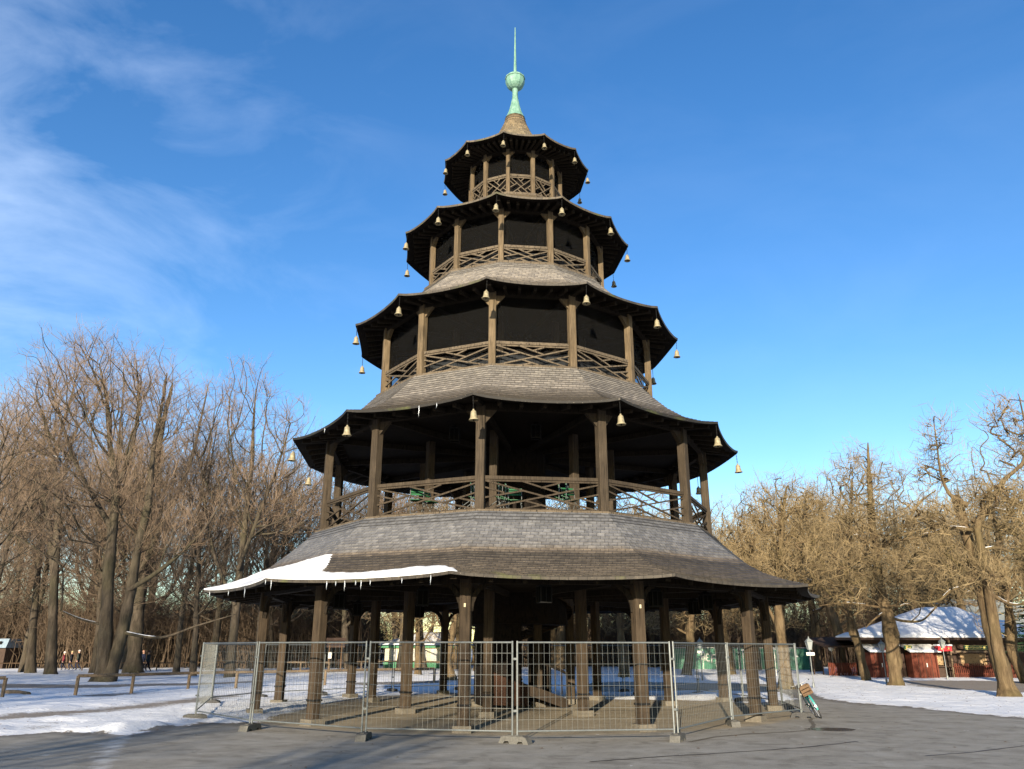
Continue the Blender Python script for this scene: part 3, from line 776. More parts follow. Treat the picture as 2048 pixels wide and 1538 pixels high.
ii, jj = np.meshgrid(np.arange(nx - 1), np.arange(ny - 1)); b = (jj * nx + ii).ravel()
QG = np.column_stack([b, b + 1, b + nx + 1, b + nx])
fc = lambda f: f[QG].mean(1)
cls = np.where(fc(fa) > 0.0, 1, 0); cls = np.where((fc(fp) > 0.0) & (fc(fa) > 0), 2, cls)
def ground_mat():
    m = NT('winter_ground')
    a = m.attr('asph'); pv = m.attr('pad'); dv = m.attr('dirt'); iv = m.attr('ice')
    ob = m.coords('Object')
    nA = m.noise(ob, 1.6, 8, 0.65); nB = m.noise(ob, 9, 6, 0.7); nC = m.noise(m.coords('Object', (0.7, 1.0, 1)), 1.2, 6, 0.65, 0.6); nD = m.noise(ob, 45, 3, 0.6); nE = m.noise(ob, 0.28, 4, 0.55)
    # bare mask
    e = m.math('ADD', a, m.math('MULTIPLY', m.math('SUBTRACT', nA, 0.5), 1.3)); e = m.math('ADD', e, m.math('MULTIPLY', m.math('SUBTRACT', nB, 0.5), 0.5))
    bare = m.ramp(e, [(0.0, 0.0), (0.10, 1.0)])
    d = m.math('ADD', dv, m.math('MULTIPLY', m.math('SUBTRACT', nB, 0.5), 2.6)); d = m.math('ADD', d, m.math('MULTIPLY', m.math('SUBTRACT', nC, 0.5), 2.2))
    dirtm = m.ramp(d, [(0.15, 0.0), (0.75, 0.85)])
    i_ = m.math('ADD', iv, m.math('MULTIPLY', m.math('SUBTRACT', nA, 0.5), 1.2)); icem = m.ramp(i_, [(0.0, 0.0), (0.4, 0.55)])
    # asphalt
    asp = m.ramp(nA, [(0.25, (0.16, 0.145, 0.12)), (0.5, (0.235, 0.218, 0.182)), (0.75, (0.30, 0.28, 0.235))])
    asp = m.mix(m.ramp(nC, [(0.46, 0.0), (0.68, 0.5)]), asp, (0.34, 0.33, 0.295))          # pale salted film
    asp = m.mix(m.ramp(m.noise(m.coords('Object', (0.8, 1.0, 1)), 1.7, 6, 0.6, 0.8), [(0.54, 0.0), (0.64, 0.55)]), asp, (0.12, 0.108, 0.085))  # damp patches
    asp = m.mix(0.6, asp, m.ramp(nD, [(0.3, 0.6), (0.7, 1.3)]), 'MULTIPLY')
    wet = m.ramp(m.math('SUBTRACT', 0.9, m.math('MULTIPLY', m.math('ABSOLUTE', a), 1.0)), [(0.1, 0.0), (0.7, 0.85)])   # melt water rim
    asp = m.mix(m.math('MULTIPLY', wet, 0.8), asp, (0.10, 0.085, 0.065))
    grav = m.ramp(nA, [(0.3, (0.20, 0.165, 0.11)), (0.6, (0.31, 0.26, 0.18)), (0.8, (0.38, 0.325, 0.23))])
    grav = m.mix(0.7, grav, m.ramp(nD, [(0.3, 0.5), (0.7, 1.35)]), 'MULTIPLY')
    asp = m.mix(m.ramp(m.math('ADD', pv, m.math('MULTIPLY', m.math('SUBTRACT', nA, 0.5), 0.6)), [(0.0, 0.0), (0.25, 1.0)]), asp, grav)
    dirtc = m.ramp(nB, [(0.3, (0.085, 0.06, 0.035)), (0.7, (0.20, 0.155, 0.10))])
    sn = m.ramp(nE, [(0.3, (0.64, 0.66, 0.68)), (0.7, (0.75, 0.76, 0.77))])
    sn = m.mix(m.ramp(nC, [(0.58, 0.0), (0.72, 0.45)]), sn, (0.50, 0.46, 0.40))
    sn = m.mix(m.ramp(m.noise(ob, 6.5, 4, 0.7), [(0.66, 0.0), (0.72, 0.7)]), sn, (0.22, 0.18, 0.13))   # leaf litter flecks
    sn = m.mix(dirtm, sn, dirtc)
    asp = m.mix(icem, asp, (0.62, 0.64, 0.66))
    asp = m.mix(m.ramp(m.noise(ob, 3.2, 3, 0.5), [(0.735, 0.0), (0.75, 0.7)]), asp, (0.6, 0.6, 0.6))
    col = m.mix(bare, sn, asp); m.color(col)
    m.rough(m.math('SUBTRACT', 0.88, m.math('MULTIPLY', wet, 0.35)), 0.3)
    h = m.mix(bare, m.math('MULTIPLY', m.math('ADD', m.noise(ob, 3.4, 10, 0.72), nC), 1.0), m.math('MULTIPLY', m.math('ADD', nD, nB), 0.12))
    m.bump(h, 0.7, 0.06)
    return m.mat
M['ground'] = ground_mat()
def sub_ground(name, sel, label=None):
    q = QG[sel]; ids, inv = np.unique(q, return_inverse=True); q2 = inv.reshape(q.shape)
    me = np_mesh(name, VG[ids], q2, True)
    for an, f in (('asph', np.clip(fa, -2, 2)), ('pad', np.clip(fp, -2, 2)), ('dirt', np.clip(fd, -2, 2)), ('ice', np.clip(fi, -2, 2))):
        at_ = me.attributes.new(an, 'FLOAT', 'POINT'); at_.data.foreach_set('value', f[ids].astype(np.float32))
    return tag(link(name, me, M['ground']), kind='structure')
sub_ground('snow_field', cls == 0); sub_ground('road', cls == 1); sub_ground('tower_floor', cls == 2)
# far ground reaching the horizon, and the ground round the viewer
def flat(name, quads, mat):
    me = bpy.data.meshes.new(name); vs = []; fs = []
    for q in quads: b = len(vs); vs += [(x, y, 0) for x, y in q]; fs.append(tuple(range(b, b + len(q))))
    me.from_pydata(vs, [], fs)
    return tag(link(name, me, mat), kind='structure')
BIG = 2500
m = NT('far_snow'); f = m.noise(m.coords('Object'), 0.25, 8, 0.6); m.color(m.ramp(f, [(0.35, (0.70, 0.71, 0.72)), (0.7, (0.84, 0.85, 0.87))])); m.rough(0.85, 0.2); M['farsnow'] = m.mat
flat('ground', [[(X1, Y0), (BIG, Y0), (BIG, BIG), (X1, BIG)], [(-BIG, Y0), (X0, Y0), (X0, BIG), (-BIG, BIG)], [(X0, Y1), (X1, Y1), (X1, BIG), (X0, BIG)], [(-BIG, -BIG), (-30, -BIG), (-30, Y0), (-BIG, Y0)], [(16, -BIG), (BIG, -BIG), (BIG, Y0), (16, Y0)], [(-30, -BIG), (16, -BIG), (16, -60), (-30, -60)]], M['farsnow'])
m = NT('near_asphalt'); f = m.noise(m.coords('Object'), 1.6, 8, 0.65); m.color(m.ramp(f, [(0.3, (0.2, 0.185, 0.15)), (0.7, (0.32, 0.30, 0.25))])); m.rough(0.85, 0.25)
flat('near_road', [[(-30, -60), (16, -60), (16, Y0), (-30, Y0)]], m.mat)

def strip(name, pts, w, z, mat, lab=None, kind='structure'):
    ps = [Vector((*gp(*p), z)) for p in pts]; mb = MB(); vs = []
    for i, p in enumerate(ps):
        d = (ps[min(i + 1, len(ps) - 1)] - ps[max(i - 1, 0)]).normalized(); n = Vector((-d.y, d.x, 0)); ww = w * (0.7 + 0.6 * random.random())
        vs += [p - n * ww / 2, p + n * ww / 2]
    mb.add(vs, [(2 * i, 2 * i + 2, 2 * i + 3, 2 * i + 1) for i in range(len(ps) - 1)])
    return tag(mb.build(name, mat), kind=kind)
def dense(pts, n=8, jit=1.2):
    out = []
    for a, b in zip(pts, pts[1:]):
        for i in range(n): t = i / n; out.append((a[0] + (b[0] - a[0]) * t, a[1] + (b[1] - a[1]) * t + random.uniform(-jit, jit) * 0.35))
    return out + [pts[-1]]
M['tar'] = m_plain('tar_joint', (0.035, 0.032, 0.03), 0.6, 0.4)
strip('road_joint', dense([(1180, 1524), (1330, 1513), (1500, 1503), (1620, 1494), (1714, 1483)]), 0.07, 0.004, M['tar'])
strip('road_joint', dense([(1850, 1512), (1950, 1504), (2070, 1489)]), 0.06, 0.004, M['tar'])
strip('kerb_strip', dense([(1380, 1484), (1430, 1474), (1500, 1468), (1580, 1464), (1622, 1460), (1628, 1450), (1620, 1440), (1640, 1430)], 6, .4), 0.10, 0.005, M['stone'])
# water puddle
mb = MB(); c = gp(1662, 1459); vs = []
for i in range(40):
    a = 2 * PI * i / 40; r = 1 + 0.18 * mnoise.noise(Vector((math.cos(a) * 2, math.sin(a) * 2, 1))) + 0.05 * mnoise.noise(Vector((math.cos(a) * 6, math.sin(a) * 6, 3)))
    vs.append((c[0] + 0.62 * r * math.cos(a), c[1] + 0.42 * r * math.sin(a), 0.006))
mb.add(vs, [tuple(range(40))]); m = NT('meltwater'); m.color((0.035, 0.035, 0.035)); m.rough(0.25, 0.5); tag(mb.build('water', m.mat), kind='structure')

# fallen leaves: many small flecks
rg = np.random.default_rng(3); nl = 2600
lx = rg.uniform(-26, 24, nl); ly = rg.uniform(13, 45, nl); Vl = []; Ql = []
fal = sdf(np.stack([lx, ly], 1), asph)
sel = np.where((fal < 0.6) | (rg.random(nl) < 0.25))[0]
for t, i in enumerate(sel):
    a = rg.uniform(0, PI); s = rg.uniform(0.02, 0.045); c_, s_ = math.cos(a) * s, math.sin(a) * s; zz = 0.012 if fal[i] > 0 else 0.10
    Vl += [(lx[i] - c_, ly[i] - s_, zz), (lx[i] + s_ * .6, ly[i] - c_ * .6, zz + .01), (lx[i] + c_, ly[i] + s_, zz + .004), (lx[i] - s_ * .6, ly[i] + c_ * .6, zz)]; Ql.append((4 * t, 4 * t + 1, 4 * t + 2, 4 * t + 3))
me = np_mesh('leaf_litter', Vl, Ql); tag(link('leaf_litter', me, m_plain('dead_leaf', (0.13, 0.08, 0.04), 0.8, 0.2)), 'scattered brown dead leaves on snow and paving', 'leaves', kind='stuff')

# ================================================================= TREES
def tubes_np(lines, k):
    """many polylines -> verts, quads (grouped by point count)"""
    byn = {}
    for pts, rad in lines: byn.setdefault(len(pts), []).append((pts, rad))
    Vs = []; Qs = []; base = 0
    for n, ls in byn.items():
        A = np.array([[tuple(p) for p in pts] for pts, _ in ls], float); Rr = np.array([list(r) for _, r in ls], float)
        T = np.zeros_like(A); T[:, 1:-1] = A[:, 2:] - A[:, :-2]; T[:, 0] = A[:, 1] - A[:, 0]; T[:, -1] = A[:, -1] - A[:, -2]
        T /= np.linalg.norm(T, axis=2, keepdims=True) + 1e-9
        ref = np.where(np.abs(T[:, :1, 2:3]) < 0.85, np.array([[[0, 0, 1.0]]]), np.array([[[1.0, 0, 0]]])) * np.ones_like(T)
        X_ = np.cross(T, ref); X_ /= np.linalg.norm(X_, axis=2, keepdims=True) + 1e-9; Y_ = np.cross(T, X_)
        a = 2 * PI * np.arange(k) / k
        V_ = A[:, :, None] + Rr[:, :, None, None] * (X_[:, :, None] * np.cos(a)[None, None, :, None] + Y_[:, :, None] * np.sin(a)[None, None, :, None])
        m_ = len(ls); idx = base + np.arange(m_ * n * k).reshape(m_, n, k)
        q = np.stack([idx[:, :-1], np.roll(idx, -1, 2)[:, :-1], np.roll(idx, -1, 2)[:, 1:], idx[:, 1:]], -1).reshape(-1, 4)
        Vs.append(V_.reshape(-1, 3)); Qs.append(q); base += m_ * n * k
    if not Vs: return np.zeros((0, 3)), np.zeros((0, 4), int)
    return np.vstack(Vs), np.vstack(Qs)
def merge(parts):
    V = []; Q = []; b = 0
    for v, q in parts: V.append(v); Q.append(q + b); b += len(v)
    return np.vstack(V), np.vstack(Q)
def flare(n_root, r0, seed):
    rr = random.Random(seed); out = []
    for i in range(n_root):
        a = 2 * PI * i / n_root + rr.uniform(-.3, .3); c, s = math.cos(a), math.sin(a); L = r0 * rr.uniform(1.3, 2.0)
        out.append(([Vector((c * r0 * .35, s * r0 * .35, r0 * 1.7)), Vector((c * r0 * .72, s * r0 * .72, r0 * .5)), Vector((c * L * .8, s * L * .8, r0 * .08)), Vector((c * L * 1.1, s * L * 1.1, -0.15))], [r0 * .42, r0 * .36, r0 * .2, r0 * .08]))
    return out
def spline(pts, rad, sub):
    P2 = []; R2 = []; n = len(pts) - 1; pts = [np.array(tuple(p), float) for p in pts]
    for i in range(n):
        a = pts[max(i - 1, 0)]; b = pts[i]; c = pts[i + 1]; d = pts[min(i + 2, n)]
        for j in range(sub):
            f = j / sub; P2.append(0.5 * ((2 * b) + (c - a) * f + (2 * a - 5 * b + 4 * c - d) * f * f + (3 * b - a - 3 * c + d) * f ** 3)); R2.append(rad[i] * (1 - f) + rad[i + 1] * f)
    P2.append(pts[-1]); R2.append(rad[-1]); return P2, R2
def build_tree(name, seed, trunks, limbs, lobes, N, bf, bark, twig, tw=(.5, 1.0), ntw=5, up=.35, wig=.12, r_tip=.011, tok=.3, snow=False, lump=.2, spread=.7, t_r=.008):
    g = np.random.default_rng(seed); rr = random.Random(seed); N = int(N * (.50 if bf > .3 else .46))
    # skeleton given: trunks and limbs
    nodes = []; ok = []; pl = []; L0 = []; L1 = []
    for grp, lst, out in ((0, trunks, L0), (1, limbs, L1)):
        for pts, rads in lst:
            P2, R2 = spline(pts, rads, 5); out.append([P2, [r * (1 + lump * mnoise.noise(Vector((i * .35, seed * 7.1 + grp, 0)))) for i, r in enumerate(R2)]])
            tot = sum(np.linalg.norm(b - a) for a, b in zip(P2, P2[1:])); acc = 0; base_pl = 0 if grp == 0 else float(np.linalg.norm(P2[0]))
            for i, p in enumerate(P2):
                if i: acc += np.linalg.norm(P2[i] - P2[i - 1])
                nodes.append(p); ok.append(acc > tok * tot if grp == 0 else acc > .15 * tot); pl.append(acc + base_pl)
    nodes = np.array(nodes); pl = np.array(pl); ok = np.array(ok); nodes = nodes[ok]; pl = pl[ok]
    # crown points inside the lobes
    w = np.array([l[2] if len(l) > 2 else l[1][0] * l[1][1] * l[1][2] for l in lobes]); w = w / w.sum(); P = []
    for (c, r, *_), wi in zip(lobes, w):
        n = int(N * wi) + 1; d = g.normal(size=(n, 3)); d /= np.linalg.norm(d, axis=1)[:, None]; u = g.random(n) ** .36
        P.append(np.array(c) + d * u[:, None] * np.array(r) * (1 + .16 * g.normal(size=(n, 1)) * (u[:, None] > .75)))
    P = np.vstack(P); P = P[P[:, 2] > 2.2]; n = len(P)
    D = np.linalg.norm(P[:, None] - nodes[None], axis=2) + bf * pl[None]; bj = D.argmin(1); best = D[np.arange(n), bj]; par = -1 - bj; done = np.zeros(n, bool); plen = np.zeros(n); order = []
    for _ in range(n):
        i = int(np.argmin(np.where(done, 1e9, best))); done[i] = True; order.append(i)
        pp = nodes[-1 - par[i]] if par[i] < 0 else P[par[i]]; plen[i] = (pl[-1 - par[i]] if par[i] < 0 else plen[par[i]]) + np.linalg.norm(P[i] - pp)
        c = np.linalg.norm(P - P[i], axis=1) + bf * plen[i]; m = (~done) & (c < best); best[m] = c[m]; par[m] = i
    kids = [[] for _ in range(n)]; ex = 2.35; rad = np.full(n, r_tip ** ex)
    for i in reversed(order):
        if par[i] >= 0: rad[par[i]] += rad[i]; kids[par[i]].append(i)
    rad = rad ** (1 / ex); lines = {8: [], 5: [], 3: []}; starts = [(i, nodes[-1 - par[i]], min(rad[i] * 1.15, .30)) for i in range(n) if par[i] < 0]; snows = []
    while starts:
        i, p0, r0 = starts.pop(); pts = [p0]; rs = [r0]
        while True:
            pts.append(P[i]); rs.append(rad[i])
            ks = sorted(kids[i], key=lambda k: -rad[k])
            for k in ks[1:]: starts.append((k, P[i], rad[k] * 1.1))
            if not ks: break
            i = ks[0]
        q = np.array(pts)
        for t in range(2 if bf > .3 else 1): q[1:-1] = q[1:-1] * .5 + (q[:-2] + q[2:]) * .25
        q[1:-1] += g.normal(size=q[1:-1].shape) * wig * .3
        if rs[0] > .06: P2, R2 = spline(q, rs, 3); lines[8].append((P2, R2)); snows.append((P2, R2))
        elif rs[0] > .025: lines[5].append(spline(q, rs, 2))
        else: lines[3].append((list(q), rs))
    # fine twigs
    idx = np.where(rad < .05)[0]; idx = np.repeat(idx, ntw); m = len(idx)
    pi = np.array([nodes[-1 - par[i]] if par[i] < 0 else P[par[i]] for i in idx]); d0 = P[idx] - pi; d0 /= np.linalg.norm(d0, axis=1)[:, None] + 1e-6
    f = g.random((m, 1)) * .7; S = P[idx] - (P[idx] - pi) * f; d = d0 * .55 + g.normal(size=(m, 3)) * spread * .6 + [0, 0, up]; d /= np.linalg.norm(d, axis=1)[:, None]
    L = g.uniform(tw[0], tw[1], (m, 1)); p1 = S + d * L * .5 + g.normal(size=(m, 3)) * wig * .35 * L; d2 = d + g.normal(size=(m, 3)) * .3 + [0, 0, up * .5]; d2 /= np.linalg.norm(d2, axis=1)[:, None]; p2 = p1 + d2 * L * .5
    TW = [((S[i], p1[i], p2[i]), (t_r * 1.2, t_r, t_r * .6)) for i in range(m)]
    sel = g.random(m) < .5; q0 = p1[sel]; d3 = d[sel] + g.normal(size=(sel.sum(), 3)) * .6; d3 /= np.linalg.norm(d3, axis=1)[:, None]; q1 = q0 + d3 * L[sel] * .45; q2 = q1 + (d3 + [0, 0, up]) * L[sel] * .2
    TW += [((q0[i], q1[i], q2[i]), (t_r, t_r * .8, t_r * .5)) for i in range(len(q0))]
    for Lp in L0: Lp[1][0] *= 1.3; Lp[1][1] *= 1.2; Lp[1][2] *= 1.1; Lp[1][3] *= 1.04
    V1, Q1 = tubes_np(L0, 14) if len({len(l[0]) for l in L0}) == 1 else merge([tubes_np([l], 14) for l in L0]); k = 14
    cen = np.repeat(V1.reshape(-1, k, 3).mean(1), k, 0)
    dsp = np.array([mnoise.noise(Vector((v[0] * 2.2, v[1] * 2.2, v[2] * 1.1 + seed))) + .6 * mnoise.noise(Vector((v[0] * 6, v[1] * 6, v[2] * 1.6 + seed))) for v in V1]); V1 = cen + (V1 - cen) * (1 + lump * dsp)[:, None]
    V1, Q1 = merge([(V1, Q1), tubes_np(flare(8, L0[0][1][0] * .62, seed), 7)])
    A = [tubes_np(L1, 9), tubes_np(lines[8], 8), tubes_np(lines[5], 5)]; nth = sum(len(a[1]) for a in A)
    V2, Q2 = merge([a for a in A if len(a[0])] + [tubes_np(lines[3], 3), tubes_np(TW, 3)])
    root = empty(name)
    link('trunk', np_mesh('trunk', V1, Q1, True), bark, root)
    me = np_mesh('crown', V2, Q2, False); mi = np.ones(len(Q2), np.int32); mi[:nth] = 0
    link('crown', me, [bark, twig], root); me.polygons.foreach_set('material_index', mi)
    if snow:
        cnt = 0
        for P2, R2 in [(l[0], l[1]) for l in L1] + snows:
            if cnt > 13: break
            if len(P2) < 6: continue
            i0 = rr.randint(0, max(0, len(P2) // 3)); i1 = min(len(P2), i0 + rr.randint(4, 9)); seg = [np.array(p) for p in P2[i0:i1]]
            if len(seg) < 3 or max(abs((b - a)[2]) / (np.linalg.norm(b - a) + 1e-6) for a, b in zip(seg, seg[1:])) > .72: continue
            rd = [max(.02, R2[i0 + j] * .62) * (.25 if j in (0, len(seg) - 1) else 1) for j in range(len(seg))]
            link('branch_snow', np_mesh('branch_snow', *tubes_np([([p + [0, 0, R2[i0 + j] * .62] for j, p in enumerate(seg)], rd)], 6), True), M['snow'], root); cnt += 1
    return root
_used = set()
def place(src, loc, rz, s, label, group=None, sz=None, cat='tree'):
    if src.name in _used: o = copy_tree(src)
    else: o = src; _used.add(src.name)
    o.location = (loc[0], loc[1], -0.02); o.rotation_euler = (0, 0, rz); o.scale = (s, s, sz or s)
    return tag(o, label, cat, group)
def gen(name, seed, H, r0, kind, bark, twig, **kw):
    rr = random.Random(seed)
    def stem_(h, r, lean, w, y0=0):
        a = rr.uniform(0, 6.28); pts = []; n = 7; x = y = 0
        for i in range(n + 1):
            t = i / n; pts.append(Vector((x, y, h * t))); x += math.cos(a) * lean * h / n + rr.gauss(0, w); y += math.sin(a) * lean * h / n + rr.gauss(0, w)
        return pts, [r * (1 - .85 * (i / n) ** 1.1) for i in range(n + 1)]
    if kind == 'beech':
        tr = [stem_(H * .86, r0, .05, .18)]; lobes = [((0, 0, H * .62), (H * .25, H * .25, H * .36)), ((rr.uniform(-2, 2), rr.uniform(-2, 2), H * .78), (H * .20, H * .20, H * .20))]
        for _ in range(4): a = rr.uniform(0, 6.28); q = H * .17; lobes.append(((math.cos(a) * q, math.sin(a) * q, H * rr.uniform(.4, .72)), (H * .15, H * .15, H * .17)))
    elif kind == 'tall':
        tr = [stem_(H * .90, r0, .03, .14)]; lobes = [((0, 0, H * .64), (H * .16, H * .16, H * .34)), ((0, 0, H * .42), (H * .19, H * .19, H * .20))]
        for _ in range(3): a = rr.uniform(0, 6.28); q = H * .10; lobes.append(((math.cos(a) * q, math.sin(a) * q, H * rr.uniform(.6, .85)), (H * .10, H * .10, H * .12)))
    else:
        tr = [stem_(H * .80, r0, .05, .22)]; lobes = [((0, 0, H * .56), (H * .30, H * .30, H * .36))]
        for _ in range(6): a = rr.uniform(0, 6.28); q = H * .22; lobes.append(((math.cos(a) * q, math.sin(a) * q, H * rr.uniform(.36, .80)), (H * .17, H * .17, H * .17)))
    return build_tree(name, seed, tr, [], lobes, kw.pop('N'), kw.pop('bf'), bark, twig, **kw)
BK_ = dict(tw=(.55, 1.2), ntw=3, up=.42, wig=.10, r_tip=.0115, spread=.6, t_r=.0075, tok=.22)
CK_ = dict(tw=(.45, 1.0), ntw=3, up=.34, wig=.55, r_tip=.0115, spread=.9, t_r=.0072, tok=.22, lump=.28)
BR = [gen('bare_tree', 11, 24, .40, 'beech', M['bark_grey'], M['twig_red'], N=2600, bf=.42, **BK_), gen('bare_tree', 23, 23, .36, 'beech', M['bark_grey'], M['twig_red'], N=2500, bf=.5, **BK_),
      gen('bare_tree', 37, 24, .30, 'tall', M['bark_grey'], M['twig_red'], N=2000, bf=.5, **BK_), gen('bare_tree', 48, 24, .27, 'tall', M['bark_grey'], M['twig_red'], N=1900, bf=.4, **BK_)]
CH = [gen('chestnut_tree', 61, 14, .38, 'chest', M['bark_tan'], M['twig_tan'], N=2100, bf=.22, snow=True, **CK_), gen('chestnut_tree', 72, 14, .34, 'chest', M['bark_tan'], M['twig_tan'], N=2000, bf=.28, snow=True, **CK_),
      gen('chestnut_tree', 83, 15, .36, 'chest', M['bark_tan'], M['twig_tan'], N=2200, bf=.18, **CK_), gen('tall_bare_tree', 94, 18, .26, 'tall', M['bark_tan'], M['twig_tan'], N=1800, bf=.3, **CK_)]
RSL, RSR = .70, .74
def custom(name, base_px, trunks, limbs, lobes, seed, rs, N, bf, bark, twig, label, kw, **kw2):
    bx, by = gp(*base_px); rr = random.Random(seed); pxm = 1.0 / (X(1500, by) - X(1499, by))
    def conv(lst, first):
        out = []
        for pl_, rads in lst:
            dy = rr.uniform(-.3, .3); pts = []
            for i, (px, py) in enumerate(pl_):
                x, z = at(px, py, by); pts.append(Vector((x - bx, dy * i * (.5 if first else 1), z)))
            if first: pts[0].z = -.05
            out.append((pts, [r * rs for r in rads]))
        return out
    lb = []
    for (px, py, rx, ry) in lobes:
        x, z = at(px, py, by); dep = rr.uniform(-1.2, 1.2); lb.append(((x - bx, dep, z), (rx / pxm, .5 * (rx + ry) / pxm, ry / pxm * .93)))
    kk = dict(kw); kk.update(kw2); o = build_tree(name, seed, conv(trunks, True), conv(limbs, False), lb, N, bf, bark, twig, **kk)
    o.location = (bx, by, 0); return tag(o, label, 'tree')
def X(px, Y): return at(px, 1300, Y)[0]
GB = (M['bark_grey'], M['twig_red']); GC = (M['bark_tan'], M['twig_tan'])
custom('old_beech_tree', (205, 1365),
  [([(200, 1366), (208, 1330), (212, 1250), (218, 1150), (226, 1060), (232, 980), (222, 900), (214, 800), (200, 730)], [.75, .60, .52, .46, .40, .33, .25, .16, .05]),
   ([(212, 1366), (228, 1320), (246, 1250), (258, 1180), (272, 1090), (292, 1000), (300, 900), (318, 800), (326, 740)], [.7, .52, .48, .42, .36, .30, .22, .14, .05])],
  [([(226, 1060), (190, 1000), (150, 920), (120, 830), (100, 770)], [.26, .22, .17, .11, .04]), ([(258, 1180), (330, 1130), (400, 1060), (440, 990)], [.22, .18, .12, .05]),
   ([(246, 1265), (320, 1275), (390, 1252), (470, 1228)], [.14, .11, .08, .03]), ([(212, 1250), (170, 1240), (130, 1222)], [.12, .08, .04]), ([(232, 980), (262, 900), (276, 800), (270, 720)], [.22, .18, .12, .04])],
  [(190, 770, 125, 125), (110, 850, 100, 110), (285, 810, 90, 115), (200, 960, 160, 100), (350, 1060, 100, 70), (120, 1080, 90, 60)], 201, RSL, 3600, .42, *GB, 'big old tree with twin trunks and flared roots behind the wooden rail at left', BK_, snow=True)
custom('grey_beech_tree', (268, 1347),
  [([(266, 1347), (268, 1300), (272, 1220), (282, 1120), (292, 1020), (306, 920), (318, 840), (336, 760)], [.95, .80, .74, .66, .55, .42, .3, .1])],
  [([(278, 1150), (330, 1040), (380, 930), (405, 830), (418, 770)], [.34, .28, .22, .13, .05]), ([(285, 1090), (240, 1000), (232, 900), (240, 780), (238, 730)], [.3, .24, .18, .1, .04])],
  [(330, 800, 95, 110), (395, 850, 70, 110), (270, 830, 90, 120), (330, 980, 130, 130), (240, 1040, 100, 110)], 202, RSL, 3000, .42, *GB, 'thick pale grey trunked tree just right of the twin trunked tree', BK_)
custom('slender_tree', (102, 1350),
  [([(102, 1350), (106, 1290), (110, 1200), (116, 1100), (122, 1000), (108, 900), (92, 820)], [.55, .48, .44, .40, .34, .22, .06]),
   ([(97, 1350), (99, 1290), (104, 1200), (100, 1100), (88, 1010), (60, 920), (36, 850)], [.45, .40, .36, .30, .24, .16, .05])],
  [], [(90, 850, 100, 100), (40, 900, 90, 110), (90, 1000, 120, 120)], 203, RSL, 2400, .45, *GB, 'dark close pair of straight trunks left of the twin trunked tree', BK_)
custom('slender_tree', (62, 1347), [([(60, 1347), (66, 1280), (74, 1200), (84, 1100), (96, 1000), (120, 900), (150, 800), (165, 740)], [.5, .42, .38, .33, .28, .22, .12, .04])],
  [], [(160, 770, 80, 90), (110, 900, 90, 110), (70, 1010, 90, 100)], 204, RSL, 2000, .45, *GB, 'mossy leaning trunk in the close group at the left, second from the edge', BK_)
custom('slender_tree', (12, 1334), [([(11, 1334), (20, 1280), (30, 1200), (42, 1120), (36, 1020), (20, 930), (-6, 860)], [.62, .5, .44, .38, .30, .2, .05])],
  [], [(-10, 880, 90, 110), (30, 980, 90, 120), (-40, 1020, 100, 110)], 205, RSL, 2000, .45, *GB, 'sunlit tan trunk beside the parked booth at the left edge', BK_)
custom('bare_tree', (459, 1356), [([(458, 1356), (462, 1300), (470, 1210), (478, 1120), (488, 1020), (498, 920), (500, 840), (504, 770)], [.5, .43, .38, .34, .28, .22, .13, .05])],
  [([(476, 1140), (520, 1030), (560, 930), (585, 850)], [.22, .17, .11, .04]), ([(470, 1210), (430, 1110), (412, 1000), (405, 920)], [.2, .17, .12, .04])],
  [(500, 800, 70, 85), (580, 870, 70, 90), (430, 880, 80, 110), (500, 980, 120, 110), (590, 1000, 80, 100)], 206, RSL, 2700, .42, *GB, 'tall bare tree standing just left of the tower behind the left fence corner', BK_)
left = [(352, 1350, 2, .84, 'thin leaning trunk between the thick grey tree and the tower'), (385, 1352, 3, .84, 'slim straight trunk right of the leaning one, left of the tower'),
  (186, 1348, 3, .95, 'dark leaning trunk close behind the left side of the twin trunked tree'), (44, 1346, 2, .92, 'mossy lit trunk at left, behind the close pair'),
  (520, 1345, 1, .80, 'tree right behind the left end of the snowy lowest roof'), (575, 1344, 0, .82, 'tree seen between the left tower posts'), (640, 1342, 2, .82, 'tree behind the third tower post from left'), (-60, 1350, 0, .76, 'broad tree just beyond the left picture edge reaching in'), (-130, 1375, 1, .72, 'tree beyond the left edge whose dark limb arches in'), (420, 1342, 0, .86, 'bushy crowned tree behind the slim trunks left of the tower')]
for px, py, k, s, lab in left:
    x, y = gp(px, py); place(BR[k], (x, y), random.uniform(0, 6.28), s, lab)
